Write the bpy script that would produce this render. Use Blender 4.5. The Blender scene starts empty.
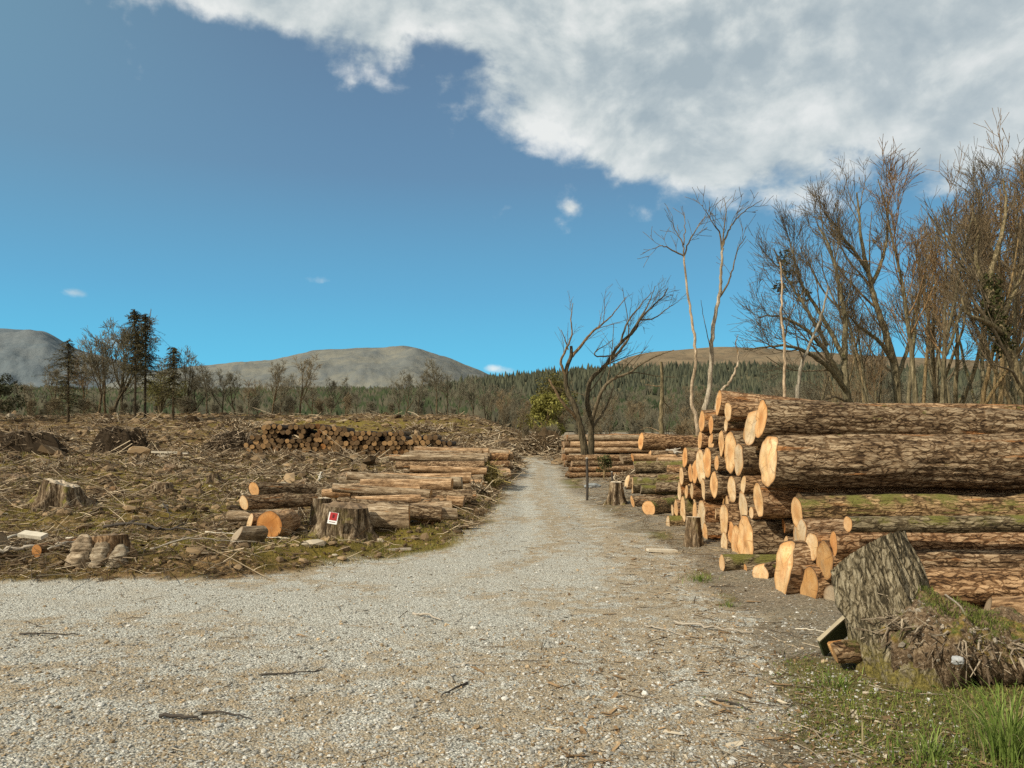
import bpy, math, random
import numpy as np
from mathutils import Euler

rng = np.random.default_rng(7)
F, CZ = 745.0, 1.6
R = math.radians
scene = bpy.context.scene
COL = scene.collection

# ------------------------------------------------------------------ numpy noise
def _hash(ix, iy, iz, seed):
    h = (ix.astype(np.int64) * 374761393 + iy.astype(np.int64) * 668265263 + iz.astype(np.int64) * 2147483647 + seed * 974711) & 0xFFFFFFFF
    h = ((h ^ (h >> 13)) * 1274126177) & 0xFFFFFFFF
    h = ((h ^ (h >> 15)) * 2246822519) & 0xFFFFFFFF
    return ((h ^ (h >> 16)) & 0xFFFFFF) / float(0xFFFFFF)

def vnoise(x, y, z=None, seed=0):
    x = np.asarray(x, float); y = np.asarray(y, float)
    z = np.zeros_like(x) if z is None else np.asarray(z, float)
    x, y, z = np.broadcast_arrays(x, y, z)
    ix, iy, iz = np.floor(x), np.floor(y), np.floor(z)
    fx, fy, fz = x - ix, y - iy, z - iz
    fx, fy, fz = [f * f * (3 - 2 * f) for f in (fx, fy, fz)]
    def h(a, b, c): return _hash(ix + a, iy + b, iz + c, seed)
    def lerp(a, b, t): return a + (b - a) * t
    x0 = lerp(lerp(h(0,0,0), h(1,0,0), fx), lerp(h(0,1,0), h(1,1,0), fx), fy)
    x1 = lerp(lerp(h(0,0,1), h(1,0,1), fx), lerp(h(0,1,1), h(1,1,1), fx), fy)
    return lerp(x0, x1, fz) * 2 - 1

def fbm(x, y, z=None, oct=4, seed=0, gain=0.5):
    s = 0.0; a = 1.0; f = 1.0
    x = np.asarray(x, float); y = np.asarray(y, float)
    for o in range(oct):
        s = s + a * vnoise(x * f, y * f, None if z is None else np.asarray(z, float) * f, seed + o * 17)
        a *= gain; f *= 2.03
    return s

def sst(a, b, x):
    t = np.clip((np.asarray(x, float) - a) / (b - a), 0, 1)
    return t * t * (3 - 2 * t)

# ------------------------------------------------------------------ mesh helpers
def mk(name, V, Fs, mats=(), parent=None, smooth=False, col=None, mat_idx=None, loc=None, link=True):
    """one mesh object from a vertex array and a list of (n,k) face arrays"""
    V = np.asarray(V, dtype=np.float32).reshape(-1, 3)
    Fs = [np.asarray(f, dtype=np.int32) for f in (Fs if isinstance(Fs, (list, tuple)) else [Fs]) if len(f)]
    me = bpy.data.meshes.new(name)
    me.vertices.add(len(V)); me.vertices.foreach_set('co', V.ravel())
    loops = np.concatenate([f.ravel() for f in Fs])
    tot = np.concatenate([np.full(len(f), f.shape[1], np.int32) for f in Fs])
    start = np.concatenate([[0], np.cumsum(tot)[:-1]]).astype(np.int32)
    me.loops.add(len(loops)); me.loops.foreach_set('vertex_index', loops)
    me.polygons.add(len(tot)); me.polygons.foreach_set('loop_start', start); me.polygons.foreach_set('loop_total', tot)
    me.polygons.foreach_set('use_smooth', np.full(len(tot), bool(smooth)))
    for m in mats: me.materials.append(m)
    if mat_idx is not None: me.polygons.foreach_set('material_index', np.asarray(mat_idx, np.int32))
    if col is not None:
        for an, arr in (col.items() if isinstance(col, dict) else [('col', col)]):
            arr = np.asarray(arr, np.float32)
            if arr.shape[1] == 3: arr = np.concatenate([arr, np.ones((len(arr), 1), np.float32)], 1)
            a = me.color_attributes.new(an, 'FLOAT_COLOR', 'POINT'); a.data.foreach_set('color', arr.ravel())
    me.update(calc_edges=True); me.validate()
    o = bpy.data.objects.new(name, me)
    if link: COL.objects.link(o)
    if parent is not None: o.parent = parent
    if loc is not None: o.location = loc
    return o

def empty(name, loc=(0, 0, 0), rz=0.0, scale=1.0):
    o = bpy.data.objects.new(name, None); COL.objects.link(o)
    o.empty_display_size = 0.2
    o.location = loc; o.rotation_euler = (0, 0, rz); o.scale = (scale,) * 3
    return o

def tag(o, label=None, cat=None, group=None, kind=None):
    if label: o['label'] = label
    if cat: o['category'] = cat
    if group: o['group'] = group
    if kind: o['kind'] = kind
    return o

def dup(root, loc, rz=0.0, scale=1.0, label=None, group=None):
    r = root.copy(); COL.objects.link(r); r.location = loc
    r.rotation_euler = (root.rotation_euler[0], root.rotation_euler[1], rz)
    r.scale = (scale,) * 3 if not hasattr(scale, '__len__') else scale
    if label: r['label'] = label
    if group: r['group'] = group
    for ch in list(root.children):
        c = ch.copy(); COL.objects.link(c); c.parent = r
        for g in list(ch.children):
            d = g.copy(); COL.objects.link(d); d.parent = c
    return r

class Bag:
    """collects geometry of one mesh"""
    def __init__(s): s.V = []; s.F = {}; s.C = []; s.n = 0
    def add(s, V, Fs, c=None):
        V = np.asarray(V, float).reshape(-1, 3)
        for f in (Fs if isinstance(Fs, list) else [Fs]):
            f = np.asarray(f)
            if len(f): s.F.setdefault(f.shape[1], []).append(f + s.n)
        s.V.append(V); s.n += len(V)
        if c is not None:
            c = np.asarray(c, float)
            s.C.append(np.tile(c, (len(V), 1)) if c.ndim == 1 else c)
    def build(s, name, mats, parent=None, smooth=False, **k):
        Fs = [np.concatenate(v) for v in s.F.values()]
        return mk(name, np.concatenate(s.V), Fs, mats, parent, smooth, col=np.concatenate(s.C) if s.C else None, **k)

def tubes(bag, P, Rr, sides, col=None, cap=False):
    """P (B,n,3) polylines, Rr (B,n) radii"""
    P = np.asarray(P, float); Rr = np.asarray(Rr, float)
    B, n, _ = P.shape
    T = np.empty_like(P)
    T[:, 1:-1] = P[:, 2:] - P[:, :-2]; T[:, 0] = P[:, 1] - P[:, 0]; T[:, -1] = P[:, -1] - P[:, -2]
    T /= np.linalg.norm(T, axis=2, keepdims=True) + 1e-9
    mean = P[:, -1] - P[:, 0]
    ref = np.where((np.abs(mean[:, 2]) > 0.7 * np.linalg.norm(mean, axis=1))[:, None], np.array([1.0, 0.13, 0]), np.array([0.07, 0.1, 1.0]))
    A = np.cross(T, ref[:, None, :]); A /= np.linalg.norm(A, axis=2, keepdims=True) + 1e-9
    Bn = np.cross(T, A)
    th = np.arange(sides) / sides * 2 * np.pi
    V = P[:, :, None, :] + Rr[:, :, None, None] * (A[:, :, None, :] * np.cos(th)[None, None, :, None] + Bn[:, :, None, :] * np.sin(th)[None, None, :, None])
    idx = np.arange(B * n * sides).reshape(B, n, sides)
    a = idx[:, :-1, :]; b = np.roll(a, -1, 2); d = idx[:, 1:, :]; c = np.roll(d, -1, 2)
    Fq = np.stack([a, b, c, d], -1).reshape(-1, 4)
    Cc = None
    if col is not None:
        col = np.asarray(col, float)
        Cc = np.tile(col, (B * n * sides, 1)) if col.ndim == 1 else np.repeat(col, n * sides, 0)
    Fs = [Fq]
    if cap and sides == 4: Fs = [np.concatenate([Fq, idx[:, 0, ::-1], idx[:, -1, :]])]
    elif cap: Fs = [Fq, idx[:, 0, ::-1], idx[:, -1, :]]
    bag.add(V.reshape(-1, 3), Fs, Cc)

def rotmats(n, g, tilt=None):
    """random rotations; tilt limits the lean off upright"""
    a = g.uniform(0, 2 * np.pi, n); c, s = np.cos(a), np.sin(a); z = np.zeros(n); o = np.ones(n)
    Rz = np.stack([c, -s, z, s, c, z, z, z, o], -1).reshape(n, 3, 3)
    t = g.uniform(0, np.pi, n) if tilt is None else g.normal(0, tilt, n)
    b = g.uniform(0, 2 * np.pi, n)
    ax = np.stack([np.cos(b), np.sin(b), z], -1)
    K = np.zeros((n, 3, 3)); K[:, 0, 2] = ax[:, 1]; K[:, 1, 2] = -ax[:, 0]; K[:, 2, 0] = -ax[:, 1]; K[:, 2, 1] = ax[:, 0]
    st, ct = np.sin(t)[:, None, None], np.cos(t)[:, None, None]
    Rt = np.eye(3)[None] + st * K + (1 - ct) * (K @ K)
    return Rt @ Rz

def scatter(bag, tv, tf, pos, scl, rot, col=None):
    N = len(pos)
    scl = np.asarray(scl, float); scl = scl[:, None] * np.ones(3) if scl.ndim == 1 else scl
    V = np.einsum('nij,nkj->nki', rot, tv[None] * scl[:, None, :]) + pos[:, None, :]
    fo = (tf[None] + (np.arange(N) * len(tv))[:, None, None]).reshape(-1, tf.shape[1])
    bag.add(V.reshape(-1, 3), [fo], None if col is None else np.repeat(col, len(tv), 0))

OCT_V = np.array([[1,0,0],[-1,0,0],[0,1,0],[0,-1,0],[0,0,1],[0,0,-1]], float) * np.array([1, 1, .8])
OCT_F = np.array([[0,2,4],[2,1,4],[1,3,4],[3,0,4],[2,0,5],[1,2,5],[3,1,5],[0,3,5]])
_t = (1 + 5 ** .5) / 2
ICO_V = np.array([[-1,_t,0],[1,_t,0],[-1,-_t,0],[1,-_t,0],[0,-1,_t],[0,1,_t],[0,-1,-_t],[0,1,-_t],[_t,0,-1],[_t,0,1],[-_t,0,-1],[-_t,0,1]]) / 1.9
ICO_F = np.array([[0,11,5],[0,5,1],[0,1,7],[0,7,10],[0,10,11],[1,5,9],[5,11,4],[11,10,2],[10,7,6],[7,1,8],[3,9,4],[3,4,2],[3,2,6],[3,6,8],[3,8,9],[4,9,5],[2,4,11],[6,2,10],[8,6,7],[9,8,1]])

# ------------------------------------------------------------------ the lie of the land
RL_Y = [8.3, 8.5, 9.0, 10.1, 11.4, 14.9, 19.9, 29.8, 42.0, 52, 60]
RL_X = [-6.0, -3.4, -2.56, -1.5, -0.8, -0.44, -0.3, 0.12, 0.75, 0.3, -4]
RR_Y = [0, 3.6, 5.0, 7.45, 9.9, 13.2, 18.3, 23.8, 29.8, 40, 47, 53, 60]
RR_X = [1.3, 1.4, 1.75, 2.25, 2.2, 2.1, 1.95, 1.9, 2.0, 2.5, 2.5, 1.6, -3]
def road_sd(x, y):
    l = np.maximum(x - np.interp(y, RL_Y, RL_X), 8.35 + 0.04 * np.minimum(x + 3, 0) - y)
    r = np.interp(y, RR_Y, RR_X) - x
    return np.minimum(np.minimum(l, r), 54 - y)

def road_mask(x, y):
    sd = road_sd(x, y) + 0.28 * fbm(x * 0.9, y * 0.9, seed=5, oct=4)
    w = 0.10 + 0.010 * y
    return sst(-w, w, sd)

def gz(x, y, lumps=True):
    x = np.asarray(x, float); y = np.asarray(y, float)
    yy = np.maximum(y, 0.5)
    u = x / yy * F
    zl = np.interp(y, [0, 12, 22, 50, 58, 75, 97, 140, 400, 6000], [0, 0.02, 0.10, 0.42, 0.75, 2.7, 4.7, 5.0, 5.0, 5.0])
    zr = np.interp(y, [0, 30, 48, 60, 90, 140, 400, 6000], [0, 0.05, 0.15, 0.6, 1.6, 3.0, 5.0, 5.0])
    t = sst(-60, 40, u)
    z = zl * (1 - t) + zr * t
    sd = road_sd(x, y)
    off = sst(0.0, 0.9, -sd)
    z = z + off * (0.05 + 0.05 * (x < 0))
    if lumps:
        fld = off * sst(400, 80, y)
        left = sst(1.0, -1.5, x)
        z = z + fld * left * .035 * fbm(x * 3.1, y * 3.1, seed=12, oct=3) * sst(60, 20, y)
        z = z + fld * (0.035 + 0.07 * left) * fbm(x * 0.9, y * 0.9, seed=11, oct=4)
        z = z + fld * (0.03 + left * 0.22 * sst(9, 30, y)) * fbm(x * 0.22, y * 0.22, seed=23, oct=3)
        z = z + (1 - off) * 0.012 * fbm(x * 0.7, y * 0.7, seed=31, oct=3)
        # wheel ruts along the track
        c = (np.interp(y, RL_Y, RL_X) + np.interp(y, RR_Y, RR_X)) / 2
        z = z - (1 - off) * sst(9, 13, y) * 0.03 * (np.exp(-((x - c - .6) / .25) ** 2) + np.exp(-((x - c + .6) / .25) ** 2))
    return z

def gz1(x, y): return float(gz(np.array([x]), np.array([y]))[0])
def W(u, v, d): return np.array([(u - 512) / F * d, d, CZ + (440 - v) / F * d])
def ground_at(u, d):
    x = (u - 512) / F * d
    return np.array([x, d, gz1(x, d)])

def grass_mask(x, y):
    """green verge and mossy ground"""
    m = np.zeros_like(x)
    def bl(cx, cy, rx, ry, a): return a * np.exp(-(((x - cx) / rx) ** 2 + ((y - cy) / ry) ** 2))
    m = m + bl(2.3, 3.9, .75, .75, 1.5) + bl(3.4, 4.0, .9, .6, 1.3) + bl(2.0, 5.0, .3, .4, .7) + bl(2.15, 8.7, .22, .4, .9) + bl(2.15, 7.5, .12, .2, .9)
    m = m + bl(2.2, 12.4, .35, .8, .9) + bl(-1.2, 17, .5, 4.0, 1.0) + bl(-2.4, 10.8, 2.0, 1.5, 1.4) + bl(2.4, 16, .5, 1.5, .45) + bl(2.1, 27, .5, 3, .9)
    m = m + bl(-8, 15, 4, 3, .75) + bl(-5.0, 10, 1.6, 1.0, .7) + bl(-14, 24, 8, 3, .8) + bl(-30, 45, 16, 6, .8) + bl(-18, 80, 20, 10, .8) + bl(-20, 33, 9, 3, .6) + bl(-9, 20, 3, 2, .6)
    n = fbm(x * 1.3, y * 1.3, seed=41, oct=4)
    return np.clip(m + 0.45 * n * sst(0.05, .5, m + .1), 0, 1)

# ------------------------------------------------------------------ materials
class NT:
    def __init__(s, tree): s.t = tree
    def n(s, typ, props=None, **inp):
        nd = s.t.nodes.new(typ)
        for k, v in (props or {}).items(): setattr(nd, k, v)
        for k, v in inp.items():
            key = k.replace('_', ' ') if k.replace('_', ' ') in nd.inputs else k
            s.set(nd.inputs[key], v)
        return nd
    def set(s, sock, v):
        if hasattr(v, 'is_output') or isinstance(v, bpy.types.NodeSocket): s.t.links.new(v, sock)
        elif v is not None:
            if sock.type == 'RGBA' and hasattr(v, '__len__') and len(v) == 3: v = (*v, 1)
            sock.default_value = v
    def math(s, op, a, b=None, c=None, clamp=False):
        nd = s.t.nodes.new('ShaderNodeMath'); nd.operation = op; nd.use_clamp = clamp
        for i, v in enumerate((a, b, c)):
            if v is not None: s.set(nd.inputs[i], v)
        return nd.outputs[0]
    def mix(s, f, a, b, blend='MIX'):
        nd = s.t.nodes.new('ShaderNodeMix'); nd.data_type = 'RGBA'; nd.blend_type = blend
        s.set(nd.inputs[0], f); s.set(nd.inputs[6], a); s.set(nd.inputs[7], b)
        return nd.outputs[2]
    def noise(s, vec, scale, detail=4, rough=.6, w=None, dist=0.0):
        nd = s.t.nodes.new('ShaderNodeTexNoise')
        if w is not None: nd.noise_dimensions = '4D'; s.set(nd.inputs['W'], w)
        if vec is not None: s.set(nd.inputs['Vector'], vec)
        nd.inputs['Scale'].default_value = scale; nd.inputs['Detail'].default_value = detail
        nd.inputs['Roughness'].default_value = rough; nd.inputs['Distortion'].default_value = dist
        return nd.outputs[0]
    def ramp(s, f, stops, interp='LINEAR'):
        nd = s.t.nodes.new('ShaderNodeValToRGB'); nd.color_ramp.interpolation = interp
        el = nd.color_ramp.elements
        while len(el) < len(stops): el.new(0.5)
        for e, (p, c) in zip(el, stops):
            e.position = p
            e.color = (c, c, c, 1) if not hasattr(c, '__len__') else (*c, 1) if len(c) == 3 else c
        s.set(nd.inputs[0], f)
        return nd.outputs[0]
    def smooth(s, f, a, b, o0=0.0, o1=1.0):
        nd = s.t.nodes.new('ShaderNodeMapRange'); nd.interpolation_type = 'SMOOTHSTEP'
        s.set(nd.inputs[0], f); nd.inputs[1].default_value = a; nd.inputs[2].default_value = b
        nd.inputs[3].default_value = o0; nd.inputs[4].default_value = o1
        return nd.outputs[0]
    def mapping(s, vec, scale=(1, 1, 1), loc=(0, 0, 0), rot=(0, 0, 0)):
        nd = s.t.nodes.new('ShaderNodeMapping'); s.set(nd.inputs[0], vec)
        nd.inputs['Scale'].default_value = scale; nd.inputs['Location'].default_value = loc; nd.inputs['Rotation'].default_value = rot
        return nd.outputs[0]
    def bump(s, h, strength=.5, dist=.02, normal=None):
        nd = s.t.nodes.new('ShaderNodeBump'); s.set(nd.inputs['Height'], h)
        nd.inputs['Strength'].default_value = strength; nd.inputs['Distance'].default_value = dist
        if normal is not None: s.set(nd.inputs['Normal'], normal)
        return nd.outputs[0]
    def attr(s, name):
        nd = s.t.nodes.new('ShaderNodeAttribute'); nd.attribute_name = name; return nd
    def sep(s, v):
        nd = s.t.nodes.new('ShaderNodeSeparateXYZ'); s.set(nd.inputs[0], v); return nd.outputs

def material(name):
    m = bpy.data.materials.new(name); m.use_nodes = True
    b = m.node_tree.nodes['Principled BSDF']; b.inputs['Roughness'].default_value = .9
    b.inputs['Specular IOR Level'].default_value = .15
    return m, NT(m.node_tree), b

def coords(t):
    nd = t.t.nodes.new('ShaderNodeTexCoord'); return nd.outputs
def rand(t):
    return t.t.nodes.new('ShaderNodeObjectInfo').outputs['Random']

def bark_mat(name, dark, mid, light, axis=0, moss=0.0, peel=0.0, moss_col=(.10, .11, .02), fur=1.0, bump=.9, plates=False):
    m, t, b = material(name)
    co = coords(t)['Object']; rd = rand(t); w = t.math('MULTIPLY', rd, 40.0)
    sc = [9, 9, 9]; sc[axis] = 1.1
    n1 = t.noise(t.mapping(co, tuple(sc)), 2.2 * fur, 6, .65, w, .6)
    n2 = t.noise(co, 6, 5, .6, w)
    sc2 = [30, 30, 30]; sc2[axis] = 7
    n3 = t.noise(t.mapping(co, tuple(sc2)), 2.0 * fur, 4, .7, w)
    f = t.math('ADD', t.math('MULTIPLY', n1, .65), t.math('MULTIPLY', n3, .35))
    if plates:
        sv = [plates, plates, plates]; sv[axis] = plates * (.22 if axis == 0 else .09)
        wob = t.n('ShaderNodeVectorMath', {'operation': 'MULTIPLY_ADD'}); t.set(wob.inputs[0], t.t.nodes[-1].outputs[0] if False else t.n('ShaderNodeTexNoise', Vector=co, Scale=5.0, Detail=4.0).outputs['Color']); wob.inputs[1].default_value = (.16, .16, .16); t.set(wob.inputs[2], co)
        vo = t.n('ShaderNodeTexVoronoi', {'feature': 'DISTANCE_TO_EDGE', 'voronoi_dimensions': '4D'}, Vector=t.mapping(wob.outputs[0], tuple(sv)), Scale=1.0); t.set(vo.inputs['W'], w)
        cr = t.smooth(vo.outputs['Distance'], .0, .16, 0, 1)
        f = t.math('ADD', t.math('MULTIPLY', f, .80), t.math('MULTIPLY', t.math('SUBTRACT', cr, .35), .125))
        f = t.math('ADD', f, .078)
    c = t.ramp(f, [(.40, dark), (.5, mid), (.61, light)])
    c = t.mix(t.smooth(n2, .45, .7, 0, .5), c, dark, 'MIX')
    tint = t.ramp(rd, [(0, (.75, .78, .8)), (.5, (1, 1, 1)), (1, (1.2, 1.0, .82))])
    c = t.mix(1.0, c, tint, 'MULTIPLY')
    if peel > 0:
        sc3 = [5, 5, 5]; sc3[axis] = .5
        p = t.noise(t.mapping(co, tuple(sc3)), 1.6, 5, .6, t.math('ADD', w, 9.0), .4)
        pm = t.math('MULTIPLY', t.smooth(p, .66 - .2 * peel, .76 - .2 * peel), t.smooth(n3, .3, .5, .35, 1))
        pc = t.ramp(t.math('ADD', t.math('MULTIPLY', n3, .6), t.math('MULTIPLY', n1, .4)), [(.36, (.11, .05, .02)), (.5, (.36, .15, .045)), (.64, (.55, .32, .15))])
        c = t.mix(pm, c, pc)
    if moss > 0:
        nz = t.sep(t.t.nodes.new('ShaderNodeNewGeometry').outputs['Normal'])[2]
        mm = t.math('MULTIPLY', t.smooth(t.noise(co, 3.2, 5, .65, w), .62 - .3 * moss, .72 - .25 * moss), t.smooth(nz, -.1, .6))
        mc = t.mix(n3, tuple(x * .5 for x in moss_col), tuple(x * 1.7 for x in moss_col))
        c = t.mix(mm, c, mc)
    t.set(b.inputs['Base Color'], c)
    t.set(b.inputs['Normal'], t.bump(f, bump, .05))
    return m

def cut_mat(name, pale, tan, stain, ring=70.0, grey=0.0):
    """sawn end: rings about the local X axis, ray cracks, staining"""
    m, t, b = material(name)
    co = coords(t)['Object']; rd = rand(t); w = t.math('MULTIPLY', rd, 40.0)
    x, y, z = t.sep(co)
    nz = t.noise(co, 7, 3, .5, w)
    r = t.math('SQRT', t.math('ADD', t.math('MULTIPLY', y, y), t.math('MULTIPLY', z, z)))
    rr = t.math('ADD', r, t.math('MULTIPLY', nz, .05))
    rings = t.math('SINE', t.math('MULTIPLY', rr, ring * 6.28))
    big = t.noise(co, 5.5, 4, .6, t.math('ADD', w, 3.0))
    fine = t.noise(t.mapping(co, (5, 60, 14)), 1.5, 4, .7, w)
    c = t.mix(t.smooth(big, .3, .72), pale, tan)
    heart = t.smooth(t.math('ADD', r, t.math('MULTIPLY', t.math('SUBTRACT', big, .5), .22)), .05, .17, 1, 0)
    c = t.mix(t.math('MULTIPLY', heart, t.smooth(rd, .15, .9, .05, .55)), c, stain)
    c = t.mix(t.smooth(rings, -.2, 1, 0, .30), c, stain)
    c = t.mix(t.smooth(fine, .48, .68, 0, .55), c, stain)
    st = t.noise(t.mapping(co, (1, 4, 9)), 1.6, 4, .65, t.math('ADD', w, 5.0))
    c = t.mix(t.smooth(st, .52, .72, 0, .45), c, stain)
    ang = t.math('ARCTAN2', y, z)
    crk = t.math('SINE', t.math('ADD', t.math('MULTIPLY', ang, 3.0), t.math('ADD', t.math('MULTIPLY', rd, 44.0), t.math('MULTIPLY', nz, 2.2))))
    c = t.mix(t.math('MULTIPLY', t.smooth(crk, .985, .998, 0, .45), t.smooth(r, .03, .09)), c, (.16, .08, .03))
    saw = t.math('SINE', t.math('ADD', t.math('MULTIPLY', t.math('ADD', y, t.math('MULTIPLY', z, .4)), 420.0), t.math('MULTIPLY', nz, 9.0)))
    c = t.mix(t.smooth(saw, .2, 1, 0, .14), c, stain)
    c = t.mix(t.smooth(t.noise(co, 11, 5, .7, t.math('ADD', w, 11.0)), .54, .68, 0, .5), c, (.30, .23, .15))
    tint = t.ramp(rd, [(0, (.72, .72, .72)), (.25, (.95, .93, .88)), (.45, (1, .98, .93)), (.75, (1, .88, .72)), (1, (1.0, .74, .5))])
    c = t.mix(1.0, c, tint, 'MULTIPLY')
    if grey > 0: c = t.mix(grey, c, (.3, .27, .22))
    rm = t.math('ADD', t.attr('rim').outputs['Fac'], t.math('MULTIPLY', t.math('SUBTRACT', big, .5), .25))
    c = t.mix(t.smooth(rm, .05, .38, 0, .7), c, stain)
    c = t.mix(t.smooth(t.attr('rim').outputs['Fac'], .42, .7), c, (.07, .045, .025))
    t.set(b.inputs['Base Color'], c)
    t.set(b.inputs['Normal'], t.bump(t.math('ADD', fine, t.math('MULTIPLY', rings, .15)), .35, .012))
    return m

M = {}
M['log_bark'] = bark_mat('log_bark', (.032, .018, .009), (.18, .11, .055), (.45, .33, .20), 0, moss=.05, peel=.3, plates=25)
M['log_bark_red'] = bark_mat('log_bark_red', (.05, .027, .013), (.22, .125, .06), (.46, .33, .2), 0, peel=.5, plates=25)
M['log_bark_moss'] = bark_mat('log_bark_moss', (.03, .021, .011), (.15, .108, .056), (.38, .30, .18), 0, moss=.62, peel=.1, moss_col=(.13, .12, .03), plates=25)
M['log_bark_pale'] = bark_mat('log_bark_pale', (.08, .05, .028), (.32, .225, .13), (.60, .48, .33), 0, peel=.25)
M['cut_fresh'] = cut_mat('cut_fresh', (.80, .66, .44), (.68, .47, .24), (.42, .19, .06))
M['cut_orange'] = cut_mat('cut_orange', (.56, .36, .17), (.47, .25, .085), (.26, .11, .035))
M['cut_old'] = cut_mat('cut_old', (.50, .40, .26), (.36, .25, .14), (.14, .08, .04), grey=.25)
M['cut_dark'] = cut_mat('cut_dark', (.20, .13, .07), (.14, .085, .04), (.07, .04, .02))
M['cut_dim'] = cut_mat('cut_dim', (.42, .27, .13), (.32, .19, .08), (.14, .07, .03))
M['stump_bark'] = bark_mat('stump_bark', (.03, .024, .015), (.16, .13, .085), (.40, .35, .25), 2, moss=.10, fur=1.5, bump=1.0)
M['stump_field'] = bark_mat('stump_field', (.03, .02, .011), (.15, .10, .055), (.48, .37, .24), 2, moss=.25, moss_col=(.16, .14, .03))
M['tree_bark'] = bark_mat('tree_bark', (.04, .033, .017), (.15, .122, .066), (.33, .27, .16), 2, moss=.30, moss_col=(.12, .11, .03), bump=.5)
M['tree_dark'] = bark_mat('tree_dark', (.025, .019, .01), (.085, .065, .036), (.20, .155, .088), 2, moss=.2, moss_col=(.10, .09, .03), bump=.6)
M['tree_pale'] = bark_mat('tree_pale', (.12, .095, .06), (.32, .26, .18), (.55, .47, .35), 2, bump=.4)
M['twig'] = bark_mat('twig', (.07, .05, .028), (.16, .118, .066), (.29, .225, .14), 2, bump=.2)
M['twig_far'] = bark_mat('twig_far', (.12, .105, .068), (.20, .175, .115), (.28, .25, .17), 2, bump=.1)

def vcol_mat(name, rough=.95, trans=0.0, noise=0.0):
    m, t, b = material(name)
    c = t.attr('col').outputs['Color']
    if noise:
        n = t.noise(coords(t)['Object'], noise, 3, .6)
        c = t.mix(1.0, c, t.ramp(n, [(.3, .55), (.7, 1.4)]), 'MULTIPLY')
    b.inputs['Roughness'].default_value = rough
    t.set(b.inputs['Base Color'], c)
    if trans:
        tr = t.n('ShaderNodeBsdfTranslucent'); t.set(tr.inputs['Color'], c)
        mx = t.n('ShaderNodeMixShader'); mx.inputs[0].default_value = trans
        t.t.links.new(b.outputs[0], mx.inputs[1]); t.t.links.new(tr.outputs[0], mx.inputs[2])
        t.t.links.new(mx.outputs[0], t.t.nodes['Material Output'].inputs['Surface'])
    return m
M['vcol'] = vcol_mat('scatter_surface')
M['stone'] = vcol_mat('stone_surface', .85, noise=120)
M['leaf'] = vcol_mat('leaf_surface', .75, .3)

def plain(name, col, var=.3, scale=20, rough=.8):
    m, t, b = material(name)
    n = t.noise(coords(t)['Object'], scale, 5, .65)
    c = t.mix(n, tuple(x * (1 - var) for x in col), tuple(min(1, x * (1 + var)) for x in col))
    t.set(b.inputs['Base Color'], c); b.inputs['Roughness'].default_value = rough
    t.set(b.inputs['Normal'], t.bump(n, .3, .01))
    return m
M['soil'] = plain('soil', (.075, .055, .035), .7, 14)
M['white_board'] = plain('white_board', (.75, .74, .70), .12, 30)
M['red_paint'] = plain('red_paint', (.36, .035, .035), .35, 40)
M['dark_print'] = plain('dark_print', (.10, .02, .02), .2, 30)
M['post_wood'] = plain('post_wood', (.06, .05, .04), .5, 20)
M['board_green'] = plain('board_green', (.075, .085, .035), .55, 16)
M['board_edge'] = plain('board_edge', (.36, .30, .2), .3, 30)
M['grey_wood'] = plain('grey_wood', (.36, .31, .24), .45, 25)
M['pale_wood'] = plain('pale_wood', (.54, .48, .37), .4, 22)

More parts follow.
